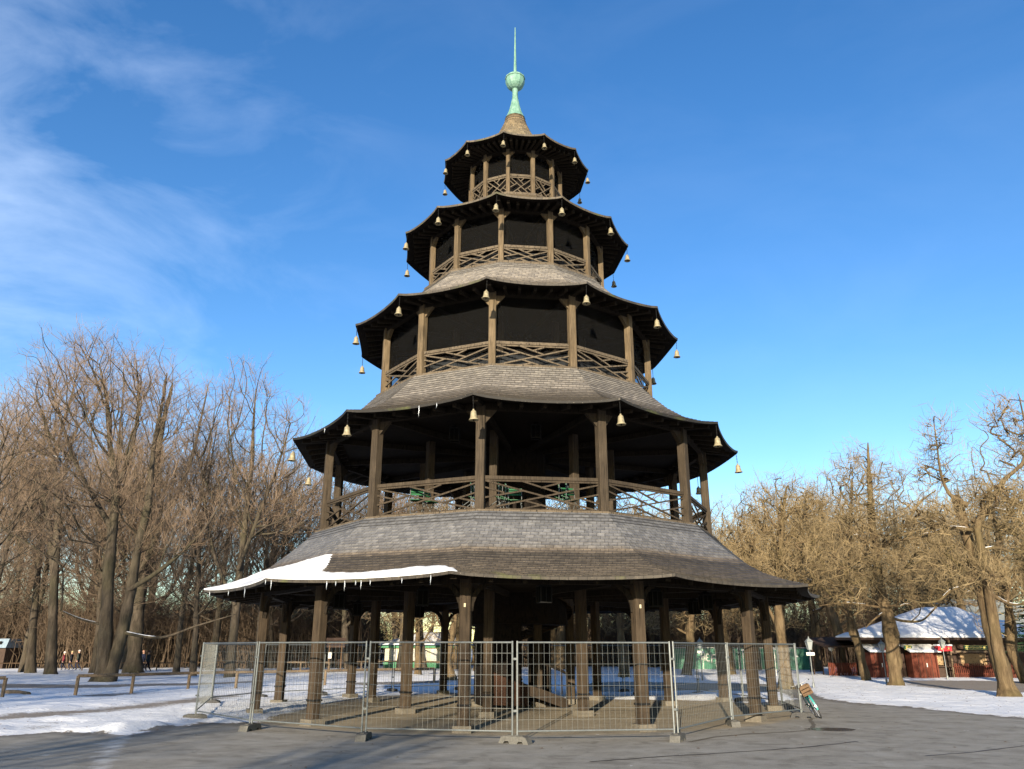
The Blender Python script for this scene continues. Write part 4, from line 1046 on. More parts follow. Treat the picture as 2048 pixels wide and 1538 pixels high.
# --- right side
custom('chestnut_tree', (2020, 1395),
  [([(2020, 1396), (2010, 1350), (1992, 1270), (1976, 1190), (1960, 1110), (1946, 1050), (1936, 1000), (1932, 985)], [.52, .42, .38, .36, .33, .28, .25, .2]),
   ([(1976, 1190), (1962, 1110), (1950, 1050), (1985, 985), (2000, 960), (2030, 930), (2036, 880), (2024, 840), (2012, 800)], [.28, .24, .20, .16, .13, .11, .08, .05, .02])],
  [([(1934, 1010), (1915, 1000), (1895, 985), (1880, 950), (1872, 900), (1866, 860), (1862, 835)], [.18, .15, .11, .08, .05, .035, .02]),
   ([(1955, 1150), (1935, 1172), (1905, 1180), (1880, 1200), (1850, 1205), (1826, 1200)], [.12, .10, .09, .07, .05, .03]),
   ([(1975, 1180), (2010, 1200), (2050, 1208), (2100, 1195)], [.12, .10, .07, .04]),
   ([(1948, 1060), (1900, 1055), (1860, 1070), (1800, 1078)], [.13, .10, .07, .03]),
   ([(1945, 1045), (1980, 1020), (2020, 1025), (2060, 1005)], [.14, .11, .08, .04]),
   ([(1960, 1100), (2000, 1095), (2040, 1105), (2090, 1090)], [.12, .09, .07, .03])],
  [(1868, 870, 34, 45), (1880, 930, 50, 50), (2005, 830, 45, 45), (2040, 890, 45, 60), (1850, 1040, 70, 50), (2040, 1030, 60, 70), (1900, 1140, 80, 50), (2060, 1160, 60, 50), (1970, 1000, 60, 60)], 301, RSR, 1900, .2, *GC, 'leaning dark trunked chestnut at the right edge, snow on its drooping limbs', CK_, snow=True)
custom('chestnut_tree', (1791, 1373), [([(1792, 1374), (1790, 1340), (1786, 1290), (1778, 1240), (1762, 1180), (1750, 1100), (1742, 1010), (1738, 940), (1736, 885)], [.52, .46, .44, .46, .34, .28, .22, .13, .04])],
  [([(1782, 1235), (1810, 1242), (1850, 1240), (1880, 1215), (1910, 1190)], [.12, .10, .08, .06, .03]), ([(1772, 1222), (1748, 1238), (1728, 1256)], [.10, .07, .03]),
   ([(1765, 1215), (1720, 1208), (1690, 1205), (1650, 1210)], [.12, .09, .06, .03]), ([(1750, 1110), (1800, 1060), (1830, 1010), (1860, 985)], [.15, .12, .09, .04])],
  [(1738, 900, 34, 36), (1700, 950, 50, 50), (1770, 960, 50, 50), (1740, 1050, 100, 80), (1830, 1080, 70, 70), (1680, 1140, 90, 70), (1800, 1170, 80, 50)], 302, RSR, 2000, .2, *GC, 'knobbly burred chestnut trunk in front of the red brown beer hut', CK_, snow=True, lump=.4)
custom('chestnut_tree', (1733, 1363), [([(1734, 1364), (1728, 1330), (1720, 1290), (1708, 1250), (1700, 1180), (1706, 1100), (1712, 1010), (1716, 950)], [.42, .36, .33, .33, .27, .22, .14, .05])],
  [([(1704, 1240), (1660, 1190), (1620, 1150), (1590, 1100)], [.16, .13, .10, .04])], [(1700, 970, 80, 70), (1640, 1050, 80, 80), (1710, 1100, 90, 80), (1620, 1140, 70, 60)], 303, RSR, 1700, .2, *GC, 'slimmer chestnut trunk left of the knobbly one, before the hut corner', CK_, snow=True)
custom('chestnut_tree', (1574, 1378), [([(1575, 1379), (1570, 1340), (1562, 1290), (1556, 1240), (1550, 1180), (1556, 1100), (1560, 1030), (1566, 980)], [.46, .38, .34, .32, .27, .22, .14, .05])],
  [([(1558, 1260), (1530, 1200), (1500, 1140), (1480, 1060)], [.15, .12, .09, .04])], [(1560, 1010, 90, 60), (1490, 1060, 70, 70), (1610, 1080, 70, 70), (1550, 1130, 110, 70)], 304, RSR, 2100, .2, *GC, 'sunlit pale trunk just behind the right fence end and bicycle', CK_)
right = [(1634, 1345, 0, 1.22, 'stout chestnut trunk behind the small lantern post, at the end of the green fence'), (1372, 1352, 1, 1.0, 'chestnut trunk in front of the green sheeted fence'), (1248, 1356, 2, .95, 'chestnut seen between tower posts right of the stair'),
  (1000, 1352, 0, .9, 'chestnut mostly hidden behind the tower centre'), (905, 1362, 1, .85, 'pale trunk seen right of the green pavilion'), (1460, 1350, 2, 1.0, 'chestnut trunk behind the right tower posts'), (1690, 1348, 1, 1.25, 'chestnut standing left behind the slim trunk near the hut'),
  (1840, 1343, 2, 1.25, 'chestnut crown rising behind the snowy hut roof'), (1960, 1345, 0, 1.25, 'chestnut crown behind the right half of the hut roof'), (2060, 1368, 1, 1.0, 'chestnut trunk at the right picture edge behind the hut fence'), (2150, 1378, 2, 1.05, 'tall chestnut beyond the right edge, twigs reaching in'), (835, 1352, 2, .7, 'small sunlit tree with snowy limb before the pavilion')]
for px, py, k, s, lab in right:
    x, y = gp(px, py); place(CH[k], (x, y), random.uniform(0, 6.28), s, lab)
# --- wood beyond
rr = random.Random(99)
def top_px(px): # skyline of the wood
    pts = [(-400, 700), (0, 840), (160, 790), (330, 800), (500, 820), (640, 850), (760, 900), (1300, 940), (1420, 940), (1560, 925), (1720, 905), (1900, 915), (2050, 890), (2500, 860)]
    for (a, b), (c, d) in zip(pts, pts[1:]):
        if a <= px <= c: return b + (d - b) * (px - a) / (c - a)
    return 900
for row, (Yr, n) in enumerate([(80, 22), (97, 30), (118, 36)]):
    for i in range(n):
        px = -330 + (2750) * (i + rr.random()) / n
        x = at(px, 1300, Yr)[0]; y = Yr + rr.uniform(-8, 8)
        if 1640 < px < 2120 and row == 0: y += 12
        if px < 700 and rr.random() < .45: continue
        H = at(px, top_px(px) + rr.uniform(20, 120), y)[1]
        if px < 900: src = BR[rr.choice([0, 2, 3, 2, 1])]; base = 23.5; tagt = 'one of the bare trees of the brown wood beyond the snow at left'; grp = 'bare wood beyond at left'
        else: src = CH[rr.choice([3, 3, 0, 2])]; base = 15.0 if src is not CH[3] else 18; tagt = 'one of the bare ochre trees of the wood beyond at right'; grp = 'bare wood beyond at right'
        s = max(.5, H / base); place(src, (x, y), rr.uniform(0, 6.28), s * rr.uniform(.95, 1.1), tagt, grp, sz=s)
for px, Yr, k in [(700, 72, 0), (752, 76, 1), (800, 70, 0), (850, 74, 1), (905, 78, 0), (960, 72, 2), (1120, 78, 2), (1330, 74, 2)]:
    x = X(px, Yr); src = BR[k] if px < 900 else CH[k]
    H = at(px, 930, Yr)[1]; place(src, (x, Yr), rr.uniform(0, 6.28), H / (23.5 if px < 900 else 15), 'one of the bare trees of the wood seen beneath and behind the tower', 'bare trees right behind the tower')
# thicket at the foot of the wood: uncountable scrub
def thicket(name, x0, x1, y0, y1, n, h0, h1, mat, seed, lab):
    g = np.random.default_rng(seed); lines = []
    for i in range(n):
        x = g.uniform(x0, x1); y = g.uniform(y0, y1); h = g.uniform(h0, h1); nb = 7
        for b in range(nb):
            a = g.uniform(0, 6.28); l = g.uniform(.05, .35) * h; hh = h * g.uniform(.5, 1); bx, by = x + g.normal() * .5, y + g.normal() * .5
            p0 = np.array([bx, by, 0.]); p1 = p0 + [l * .3 * math.cos(a) + g.normal() * .15, l * .3 * math.sin(a), hh * .4]; p2 = p0 + [l * .6 * math.cos(a) + g.normal() * .3, l * .6 * math.sin(a), hh * .75]; p3 = p0 + [l * math.cos(a), l * math.sin(a), hh]
            r = g.uniform(.02, .05); lines.append(([p0, p1, p2, p3], [r, r * .8, r * .55, r * .3]))
            for c in range(3):
                q = p1 + (p3 - p1) * g.uniform(0, .9); d = g.normal(size=3) * [.6, .6, .25] + [0, 0, .7]; lines.append(([q, q + d * .5 * h * .22, q + (d + g.normal(size=3) * .3) * h * .22, q + (d + g.normal(size=3) * .4) * h * .3], [r * .45, r * .4, r * .35, r * .2]))
    tag(link(name, np_mesh(name, *tubes_np(lines, 3)), mat), lab, 'thicket', kind='stuff')
thicket('undergrowth', -85, -15.5, 80, 112, 2000, 3.0, 10.0, M['brush'], 1, 'dense brown leafless scrub filling the wood floor at left')
thicket('scrub', -2, 78, 88, 108, 1600, 3.0, 9.0, M['brush'], 2, 'dense ochre leafless scrub filling the wood floor at right')
# trees behind the viewer that shade the foreground
for (x, y, k, s, lab) in [(-50, -30, 0, 1.0, 'bare tree behind the viewer, far left'), (-38, -38, 1, 1.0, 'bare tree behind the viewer, left'), (-62, -22, 2, 1.05, 'bare tree behind the viewer, outermost left'), (-40, -58, 3, .9, 'slim bare tree far behind the viewer at left'), (-50, -6, 0, .95, 'tall bare tree beside the viewer, outermost left'), (-42, -9, 1, 1.0, 'tall bare tree beside the viewer, second at left'), (-34, -5, 0, .92, 'tall bare tree beside the viewer, third at left'), (-27, -10, 2, 1.0, 'tall bare tree beside the viewer, nearest at left'), (-9.5, -14, 2, .5, 'low bare tree behind the viewer, second nearest'), (-15, -11, 3, .55, 'low bare tree behind the viewer, nearest left')]:
    place(BR[k], (x, y), random.uniform(0, 6.28), s, lab)
# conifer at the right edge
mb = MB(); g = random.Random(4); cx_, cz_ = at(2085, 1180, 52)
ctr = empty('conifer', (cx_, 52, 0), 0, 'dark green conifer branch mass at the right picture edge', 'tree')
mb.tube([(0, 0, 0), (0, 0, 11)], [.22, .03], 8); mb.build('trunk', M['bark_grey'], ctr)
lines = []
for i in range(150):
    z = 2 + 8.5 * i / 150; L = (11.5 - z) * .33; a = i * 2.4; d = np.array([math.cos(a), math.sin(a), -.12])
    for k in range(int(12 + L * 14)):
        t = g.random(); q = d * L * t + [0, 0, z]; e = np.array([g.gauss(0, .22), g.gauss(0, .22), g.gauss(-.06, .05)]); lines.append(([q, q + e * .6, q + e], [.035, .03, .008]))
link('crown', np_mesh('crown', *tubes_np(lines, 3)), m_plain('fir_green', (0.018, 0.045, 0.018), .8, .2), ctr)
#--PART3--
# ================================================================= SMALLER THINGS IN THE PARK
def Z(py, Y, px=1024): return at(px, py, Y)[1]
# --- wooden knee rails
def knee_rail(name, pts, h, lab, mat, pr=.075, wid=.13):
    x0, y0 = gp(*pts[0]); root = empty(name, (x0, y0, 0), 0, lab, 'rail fence', 'low wooden rails along the paths')
    w = [Vector((gp(*p)[0] - x0, gp(*p)[1] - y0, 0)) for p in pts]
    for p in w:
        mb = MB(); mb.tube([p + Vector((0, 0, -.05)), p + Vector((0.01, 0, h))], pr, 8); mb.build('rail_post', mat, root)
    mb = MB()
    for a, b in zip(w, w[1:]): mb.beam(a + Vector((0, 0, h)), b + Vector((0, 0, h)), wid, wid, bev=.03)
    mb.build('rail', mat, root)
knee_rail('knee_rail', [(150, 1392), (262, 1388), (375, 1382), (471, 1379), (649, 1374), (745, 1370), (868, 1366)], .80, 'low log rail running from the left of the fence past the big twin tree', M['railwood'])
knee_rail('knee_rail', [(-130, 1404), (3, 1399)], .80, 'end of a low log rail cut by the left picture edge', M['railwood'])
knee_rail('knee_rail', [(-60, 1346), (70, 1345), (163, 1344), (232, 1344), (312, 1344), (405, 1343), (500, 1343)], .72, 'thin dark far rail behind the walking people at left', M['crate'], .05, .08)
knee_rail('knee_rail', [(560, 1345), (600, 1345), (657, 1346), (692, 1344), (722, 1343), (800, 1341), (905, 1345)], .80, 'pale far rail in front of the benches, seen through the tower posts', M['railwood'])
mb = MB(); a = gp(12, 1390); b = gp(57, 1393); mb.tube([(a[0], a[1], .12), ((a[0] + b[0]) / 2, (a[1] + b[1]) / 2, .13), (b[0], b[1], .1)], [.09, .1, .085], 8); tag(mb.build('fallen_log', M['railwood']), 'short log lying in the snow at the left', 'log')

# --- people
def person(px, py, h, rz, jac, tro, hair, pose, label, hat=None, seat=0.0):
    x, y = gp(px, py); root = empty('person', (x, y, 0), rz, label, 'person')
    s = h / 1.75
    if pose == 'walk': lk, la, rk, ra = (.12, .50), (-.02, .10), (-.02, .50), (-.32, .14); le, lw, re, rw = (-.10, 1.14), (-.02, .92), (.04, 1.14), (.2, .95)
    elif pose == 'sit': lk, la, rk, ra = (.42, .50), (.42, .08), (.42, .50), (.40, .08); le, lw, re, rw = (.05, 1.15), (.25, 1.0), (.05, 1.15), (.25, 1.0)
    else: lk, la, rk, ra = (.01, .50), (.0, .08), (.03, .50), (-.02, .08); le, lw, re, rw = (-.03, 1.14), (.05, .92), (-.02, 1.14), (.15, 1.0)
    dz = -.42 if pose == 'sit' else 0
    V = [(0, 0, .95 + dz, .145), (0, 0, 1.12 + dz, .135), (0, 0, 1.34 + dz, .165), (0, 0, 1.48 + dz, .06), (0, .015, 1.58 + dz, .085), (0, .02, 1.66 + dz, .10), (0, .01, 1.73 + dz, .07)]
    E_ = [(0, 1), (1, 2), (2, 3), (3, 4), (4, 5), (5, 6)]
    for sg, (ey, ez), (wy, wz) in ((-1, le, lw), (1, re, rw)):
        b = len(V); V += [(sg * .19, 0, 1.40 + dz, .075), (sg * .24, ey, ez + dz, .055), (sg * .23, wy, wz + dz, .04), (sg * .22, wy + .04, wz - .09 + dz, .032)]; E_ += [(2, b), (b, b + 1), (b + 1, b + 2), (b + 2, b + 3)]
    for sg, (ky, kz), (ay, az) in ((-1, lk, la), (1, rk, ra)):
        b = len(V); V += [(sg * .10, .0, .88 + dz, .10), (sg * .11, ky, kz, .07), (sg * .11, ay, az, .048), (sg * .12, ay + .15, max(az - .05, .035), .04)]; E_ += [(0, b), (b, b + 1), (b + 1, b + 2), (b + 2, b + 3)]
    me = bpy.data.meshes.new('body'); me.from_pydata([v[:3] for v in V], E_, [])
    o = bpy.data.objects.new('body', me); COL.objects.link(o)
    o.modifiers.new('skin', 'SKIN'); sv = me.skin_vertices[0].data
    for i, v in enumerate(V): sv[i].radius = (v[3], v[3])
    sv[0].use_root = True
    ss = o.modifiers.new('ss', 'SUBSURF'); ss.levels = 1; ss.render_levels = 1
    dg = bpy.context.evaluated_depsgraph_get(); me2 = bpy.data.meshes.new_from_object(o.evaluated_get(dg))
    COL.objects.unlink(o); bpy.data.objects.remove(o)
    me2.materials.clear()
    for c, r in ((jac, .8), (tro, .85), None and 0 or ((0.5, 0.3, 0.22), .6), ((.03, .025, .02), .7)):
        me2.materials.append(cloth(c))
    for p in me2.polygons:
        c = p.center; hipz = .90 + dz
        k = 0
        if c.z > 1.50 + dz: k = 2
        elif abs(c.x) > .17 and c.z < (lw[1] - .04 + dz) and c.z > .75 + dz: k = 2
        elif c.z < .10: k = 3
        elif c.z < hipz and abs(c.x) < .21: k = 1
        p.material_index = k; p.use_smooth = True
    bo = link('body', me2, None, root); bo.scale = (s, s, s)
    mb = MB(); hz = 1.665 + dz
    if hat is None: mb.lathe([(.105, hz - .03), (.118, hz + .02), (.105, hz + .07), (.06, hz + .11), (.01, hz + .12)], 12, (0, -.008, 0)); nm, mt = 'hair', cloth(hair)
    else: mb.lathe([(.13, hz + .0), (.122, hz + .05), (.11, hz + .10), (.06, hz + .14), (.02, hz + .155), (.03, hz + .18), (.005, hz + .2)], 12, (0, -.0, 0)); nm, mt = 'hat', cloth(hat)
    q = mb.build(nm, mt, root, smooth=True); q.scale = (s, s, s)
    mb = MB(); mb.lathe([(.004, hz - .03), (.016, hz - .035), (.012, hz - .01), (.004, hz + .005)], 6, (0, .115, 0)); q = mb.build('face', M['skin'], root); q.scale = (s, s, s)
    return root
_cl = {}
def cloth(c):
    k = tuple(round(x, 3) for x in c)
    if k not in _cl: _cl[k] = m_plain('cloth_%d' % len(_cl), k, .9, .15, var=.15)
    return _cl[k]
BK = (.015, .015, .02); NV = (.02, .025, .05); JN = (.05, .08, .14)
person(124, 1341, 1.55, R(100), (.16, .03, .04), NV, (.1, .05, .03), 'walk', 'person in maroon jacket and pale hat walking left on the snow', hat=(.6, .55, .5))
person(139, 1341, 1.62, R(95), BK, NV, (.55, .42, .22), 'walk', 'person with blond hair and black coat, middle of three walkers')
person(153, 1341, 1.72, R(92), (.03, .035, .03), NV, (.45, .40, .36), 'walk', 'bald person in dark jacket, rightmost of three walkers')
person(276, 1344, 1.66, R(20), BK, NV, (.6, .55, .5), 'stand', 'grey haired person in dark navy coat close beside the thick trunk')
person(282, 1345, 1.7, R(-20), NV, BK, (.5, .28, .2), 'stand', 'person with bare red head standing between the other two')
person(293, 1345, 1.66, R(80), (.02, .03, .035), BK, (.06, .04, .03), 'walk', 'person in black coat at the right of the trio by the thick trunk')
person(24, 1333, 1.6, R(-90), BK, BK, (.05, .04, .03), 'walk', 'dark dressed person just right of the tan trunk at the left edge')
person(31, 1331, 1.5, R(-95), (.05, .04, .05), NV, (.08, .05, .03), 'walk', 'second dark person with back to the far trees at the left edge')
person(775, 1331, 1.75, R(170), BK, JN, (.05, .03, .02), 'stand', 'person in black jacket and jeans before the green pavilion')
person(793, 1331, 1.35, R(120), (.55, .08, .14), NV, (.2, .12, .07), 'stand', 'child in pink coat before the green pavilion')
person(833, 1332, 1.65, R(-90), (.04, .05, .03), BK, (.08, .05, .03), 'walk', 'person pushing a pram before the green pavilion')
person(757, 1331, 1.6, R(200), (.06, .07, .08), BK, (.1, .08, .06), 'stand', 'grey clad person left of the one in jeans')
person(672, 1335, 1.75, R(190), (.035, .06, .03), BK, (.3, .1, .05), 'sit', 'person in orange hat sitting by the far benches', hat=(.55, .10, .03))
person(698, 1332, 1.7, R(100), (.03, .05, .09), BK, (.1, .07, .05), 'stand', 'person in dark blue jacket half behind a tower post')
person(613, 1334, 1.2, R(60), (.5, .52, .55), BK, (.2, .1, .06), 'stand', 'small child in white coat near the far benches', hat=(.6, .6, .6))
person(1242, 1322, 1.7, R(10), (.25, .03, .05), BK, (.1, .06, .04), 'walk', 'person in red jacket far off, seen right of the stair')
person(1236, 1322, 1.6, R(10), BK, NV, (.08, .05, .03), 'walk', 'dark person walking beside the one in red far off')

# --- pram
x, y = gp(846, 1331); pr = empty('pram', (x, y, 0), R(90), 'dark pram with big wheels pushed before the pavilion', 'pram')
mb = MB()
for sx in (-.28, .28):
    for sy in (-.35, .35): mb.tube([(sx, sy + .17 * math.cos(2 * PI * t / 12), .18 + .17 * math.sin(2 * PI * t / 12)) for t in range(12)], .02, 5, closed=True)
mb.build('wheel', M['tyre'], pr)
mb = MB(); mb.add([(-.22, -.4, .45), (.22, -.4, .45), (.22, .4, .45), (-.22, .4, .45), (-.26, -.48, .8), (.26, -.48, .8), (.26, .42, .72), (-.26, .42, .72)], [(3, 2, 1, 0), (0, 1, 5, 4), (1, 2, 6, 5), (2, 3, 7, 6), (3, 0, 4, 7)])
mb.lathe([(.30, .78), (.28, .95), (.2, 1.06), (.05, 1.1)], 10, (0, -.18, 0)); mb.build('carrycot', cloth(NV), pr)
mb = MB(); mb.tube([(-.2, .4, .5), (-.2, .75, 1.0), (.2, .75, 1.0), (.2, .4, .5)], .015, 5); mb.tube([(-.28, -.35, .18), (0, .1, .5), (-.28, .35, .18)], .015, 5); mb.tube([(.28, -.35, .18), (0, .1, .5), (.28, .35, .18)], .015, 5); mb.build('chassis', M['galv'], pr)

# --- beer table sets
def bench_set(px, py, rz, lab):
    x, y = gp(px, py); t = empty('park_bench', (x, y, 0), rz, lab, 'bench', 'dark benches along the far path')
    mb = MB(); [mb.box((0, -.16 + .11 * i, .45), (1.7, .09, .04)) for i in range(4)]; mb.build('seat', M['hutdark'], t)
    mb = MB(); [mb.box((0, .26 + .03 * i, .58 + .13 * i), (1.7, .03, .10)) for i in range(3)]; mb.build('backrest', M['hutdark'], t)
    for s in (-.7, .7):
        mb = MB(); mb.beam((s, -.18, 0), (s, -.14, .45), .05, .05); mb.beam((s, .22, 0), (s, .34, .9), .05, .05); mb.beam((s, -.18, .43), (s, .24, .43), .05, .05); mb.build('leg', M['iron'], t)
for px, py, rz, lab in [(578, 1337, R(15), 'dark bench left of the child in white, behind the far rail'), (596, 1338, R(-30), 'dark bench angled beside the leftmost far bench'), (676, 1338, R(5), 'bench under the person in orange hat'), (690, 1339, R(0), 'low bench right of the orange hatted person'), (742, 1337, R(20), 'bench close left of the pavilion group')]:
    bench_set(px, py, rz, lab)
# notice board
x, y = gp(668, 1345); nb = empty('notice_board', (x, y, 0), R(8), 'dark roofed notice board on posts, seen between left tower posts', 'notice board')
mb = MB(); mb.beam((-.5, 0, 0), (-.5, 0, 2.5), .1, .1); mb.beam((.5, 0, 0), (.5, 0, 2.5), .1, .1); mb.build('board_post', M['crate'], nb)
mb = MB(); mb.box((0, 0, 2.25), (1.5, .08, .55)); mb.add([(-.8, -.3, 2.5), (.8, -.3, 2.5), (.8, 0, 2.75), (-.8, 0, 2.75), (.8, .3, 2.5), (-.8, .3, 2.5)], [(0, 1, 2, 3), (3, 2, 4, 5)]); mb.build('board', M['hutdark'], nb)
mb = MB(); mb.box((-.42, -.07, 1.35), (.28, .02, .5)); mb.build('paper_notice', M['white'], nb)

# --- green and cream pavilion
YP = 80.0; x0, x1 = X(768, YP), X(930, YP); pv = empty('pavilion', ((x0 + x1) / 2, YP, 0), 0, 'low cream and green pavilion with white lattice windows and snowy roof', 'pavilion'); hw = (x1 - x0) / 2
mb = MB(); mb.box((0, 3, .42), (2 * hw, 6, .84)); mb.build('green_base', M['green'], pv)
mb = MB(); mb.box((0, 3, 1.65), (2 * hw - .2, 5.8, 1.62)); mb.build('cream_wall', M['plaster'], pv)
nW = 7
for i in range(nW):
    xa = -hw + .5 + (2 * hw - 1.0) * i / nW; wd = (2 * hw - 1) / nW - .45
    mb = MB(); mb.box((xa + wd / 2 + .2, -.0, 1.62), (wd, .03, 1.25)); wn_ = mb.build('window', M['slate'], pv, loc=(0, .075, 0))
    mb = MB(); [mb.beam((xa + .2 + wd * j / 6, 0, 1.0), (xa + .2 + wd * j / 6, 0, 2.25), .05, .04) for j in range(7)]; [mb.beam((xa + .2, -.02, z), (xa + .2 + wd, -.02, z), .05, .05) for z in (1.0, 1.6, 2.25)]
    mb.build('lattice', M['white'], wn_)
mb = MB(); mb.box((0, 3, 2.62), (2 * hw + .5, 6.5, .30)); mb.build('green_eave', M['green'], pv)
def snow_hip(name, x0, x1, y0, y1, z0, rx0, rx1, ry, z1, parent, th=.16, seed=1, mat=None, skew=0):
    n, m_ = 48, 16; V = []; Q = []
    for i in range(n + 1):
        for j in range(m_ + 1):
            u, v = i / n, j / m_; x = x0 + (x1 - x0) * u; y = y0 + (y1 - y0) * v
            ty = (y - y0) / (ry - y0) if y < ry else (y1 - y) / (y1 - ry)
            tx = (x - x0) / max(rx0 - x0, .01) if x < rx0 else ((x1 - x) / max(x1 - rx1, .01) if x > rx1 else 1)
            t = max(0, min(ty, tx, 1)); z = z0 + (z1 - z0) * (t ** 1.15) + th * (.7 + .5 * mnoise.noise(Vector((x * .6, y * .6, seed)))) * min(1, t * 8 + .35) + .04 * mnoise.noise(Vector((x * 2.5, y * 2.5, seed)))
            V.append((x + skew * (y - y0) * (1 - u), y, z))
    b = len(V)
    for i in range(n + 1):
        for j in range(m_ + 1): pass
    for i in range(n):
        for j in range(m_): a = i * (m_ + 1) + j; Q.append((a, a + m_ + 1, a + m_ + 2, a + 1))
    bd = [i * (m_ + 1) for i in range(n + 1)] + [n * (m_ + 1) + j for j in range(1, m_ + 1)] + [i * (m_ + 1) + m_ for i in range(n - 1, -1, -1)] + [j for j in range(m_ - 1, 0, -1)]
    for k in bd: V.append((V[k][0], V[k][1], z0 - .02))
    nb_ = len(bd)
    for i in range(nb_): Q.append((bd[i], b + i, b + (i + 1) % nb_, bd[(i + 1) % nb_]))
    me = bpy.data.meshes.new(name); me.from_pydata(V, [], Q); me.polygons.foreach_set('use_smooth', [True] * len(Q)); me.update(); return link(name, me, mat or M['snow'], parent)
snow_hip('snowy_roof', -hw - .6, hw + .6, -.5, 6.6, 2.80, -hw + 2.6, hw - 2.6, 3, 4.3, pv)

pv.scale = (1, 1, .79)
# --- parked booth at the left edge
YB = 80; x0 = X(-60, YB); x1 = X(13, YB); bt = empty('kiosk_booth', ((x0 + x1) / 2, YB, 0), 0, 'pale blue roofed booth cut by the left picture edge', 'booth'); hw = (x1 - x0) / 2
mb = MB(); mb.box((0, 1.4, .95), (2 * hw - .3, 2.6, 1.9)); mb.build('wall', M['hutdark'], bt)
mb = MB(); mb.add([(-hw, -.2, 1.9), (hw, -.2, 1.9), (hw, 3, 1.9), (-hw, 3, 1.9), (-hw + .2, .5, 2.75), (hw - .2, .5, 2.75), (hw - .2, 2.4, 2.75), (-hw + .2, 2.4, 2.75)], [(3, 2, 1, 0), (4, 5, 6, 7), (0, 1, 5, 4), (1, 2, 6, 5), (2, 3, 7, 6), (3, 0, 4, 7)]); mb.build('roof', m_plain('pale_blue_roof', (.20, .26, .31), .6, .3), bt)
mb = MB(); mb.box((hw - .8, .05, 2.36), (.35, .1, .3)); mb.build('roof_hatch', M['iron'], bt)

# --- green sheeted construction fence
GF = [(1345, 1338), (1405, 1339), (1430, 1339), (1468, 1340), (1520, 1341), (1572, 1342), (1617, 1343)]
gfl = ['leftmost length of the green sheeted fence, right of the first tower posts', 'green sheeted fence length carrying white spray paint letters', 'green fence length just right of the painted letters', 'green fence length behind two thin poles', 'green fence length between the two right tower posts', 'rightmost green fence length beside the stout trunk']
GW = [gp(*p) for p in GF]; Y0g = GW[0][1]
GW = [(X(p[0], 80 - .5 * i), 80 - .5 * i) for i, p in enumerate(GF)]
for i, (a, b) in enumerate(zip(GW, GW[1:])):
    d = math.hypot(b[0] - a[0], b[1] - a[1]); t = empty('sheeted_fence', (a[0], a[1], 0), math.atan2(b[1] - a[1], b[0] - a[0]), gfl[i], 'site fence', 'green sheeted site fence')
    V = []; Q = []; n = 20
    for j in range(n + 1):
        for k in range(5): V.append((.03 + (d - .06) * j / n, .05 * mnoise.noise(Vector((j * .8, k * .9, i * 3.1))), .08 + 1.85 * k / 4))
    for j in range(n):
        for k in range(4): Q.append((j * 5 + k, j * 5 + k + 5, j * 5 + k + 6, j * 5 + k + 1))
    me = bpy.data.meshes.new('sheet'); me.from_pydata(V, [], Q); me.polygons.foreach_set('use_smooth', [True] * len(Q)); so_ = link('sheet', me, M['sheet'], t)
    mb = MB(); mb.tube([(0, 0.07, 0), (0, 0.07, 2.05)], .03, 6); mb.tube([(d, 0.07, 0), (d, 0.07, 2.05)], .03, 6); mb.tube([(0, .07, 2.0), (d, .07, 2.0)], .025, 6); mb.build('frame', M['white'] if i != 3 else M['galv'], t)
    if i == 1:
        mb = MB(); Lh = .80; zb = .78; xs = -.72
        def st_(pts): mb.tube([(xs + p[0], -.075, zb + p[1]) for p in pts], .055, 6)
        st_([(.42, .66), (.30, .80), (.12, .76), (.04, .52), (.10, .26), (.28, .18), (.42, .28)])
        st_([(.58, .78), (.60, .12)]); st_([(.92, .72), (.90, .05)]); st_([(.58, .42), (.92, .38)])
        st_([(1.30, .62), (1.12, .64), (1.06, .48), (1.10, .34), (1.24, .35)]); st_([(1.08, .34), (1.06, .10), (1.20, .0), (1.36, .06)])
        st_([(1.56, .58), (1.52, -.14)]); st_([(1.54, .54), (1.98, .60)]); st_([(1.55, .26), (1.84, .28)]); st_([(1.86, -.16), (1.87, -.2)])
        mb.build('spray_lettering', M['white'], t)

# --- lantern posts and thin poles
def lamp_post(px, py, h, lab, sign=False, round_=False):
    x, y = gp(px, py); t = empty('lamp_post', (x, y, 0), 0, lab, 'lamp post')
    mb = MB(); mb.tube([(0, 0, 0), (0, 0, h - .40)], .026, 8); mb.lathe([(.07, 0), (.06, .25), (.04, .3)], 8); mb.build('pole', M['galv'], t)
    if round_:
        mb = MB(); mb.lathe([(.02, h - .45), (.16, h - .38), (.21, h - .2), (.17, h - .03), (.02, h + .03)], 12); mb.build('globe', M['glass'] if 0 else M['white'], t, smooth=True)
    else:
        mb = MB(); mb.lathe([(.11, h - .40), (.20, h - .02)], 4, a0=PI / 4); mb.build('lantern_glass', m_glasslamp, t)
        mb = MB(); mb.lathe([(.13, h - .42), (.13, h - .39)], 4, a0=PI / 4); mb.lathe([(.25, h - .02), (.12, h + .1), (.03, h + .16), (.035, h + .2), (.005, h + .26)], 4, a0=PI / 4)
        for q in range(4): a = PI / 4 + q * PI / 2; mb.beam((.11 * math.sin(a), -.11 * math.cos(a), h - .4), (.2 * math.sin(a), -.2 * math.cos(a), h - .02), .02, .02)
        mb.build('lantern_cap', M['slate'], t)
    if sign: mb = MB(); mb.box((0, -.05, h - .62), (.42, .03, .15)); mb.build('sign_plate', M['white'], t)
m_glasslamp = m_plain('lantern_glass', (.22, .24, .23), .2, .5, var=.05)
lamp_post(1628, 1377, 2.3, 'thin lamp post with square lantern right of the bicycle', sign=True)
lamp_post(1669, 1353, 2.2, 'thin lamp post with round lamp beside the hut lean-to', round_=True)
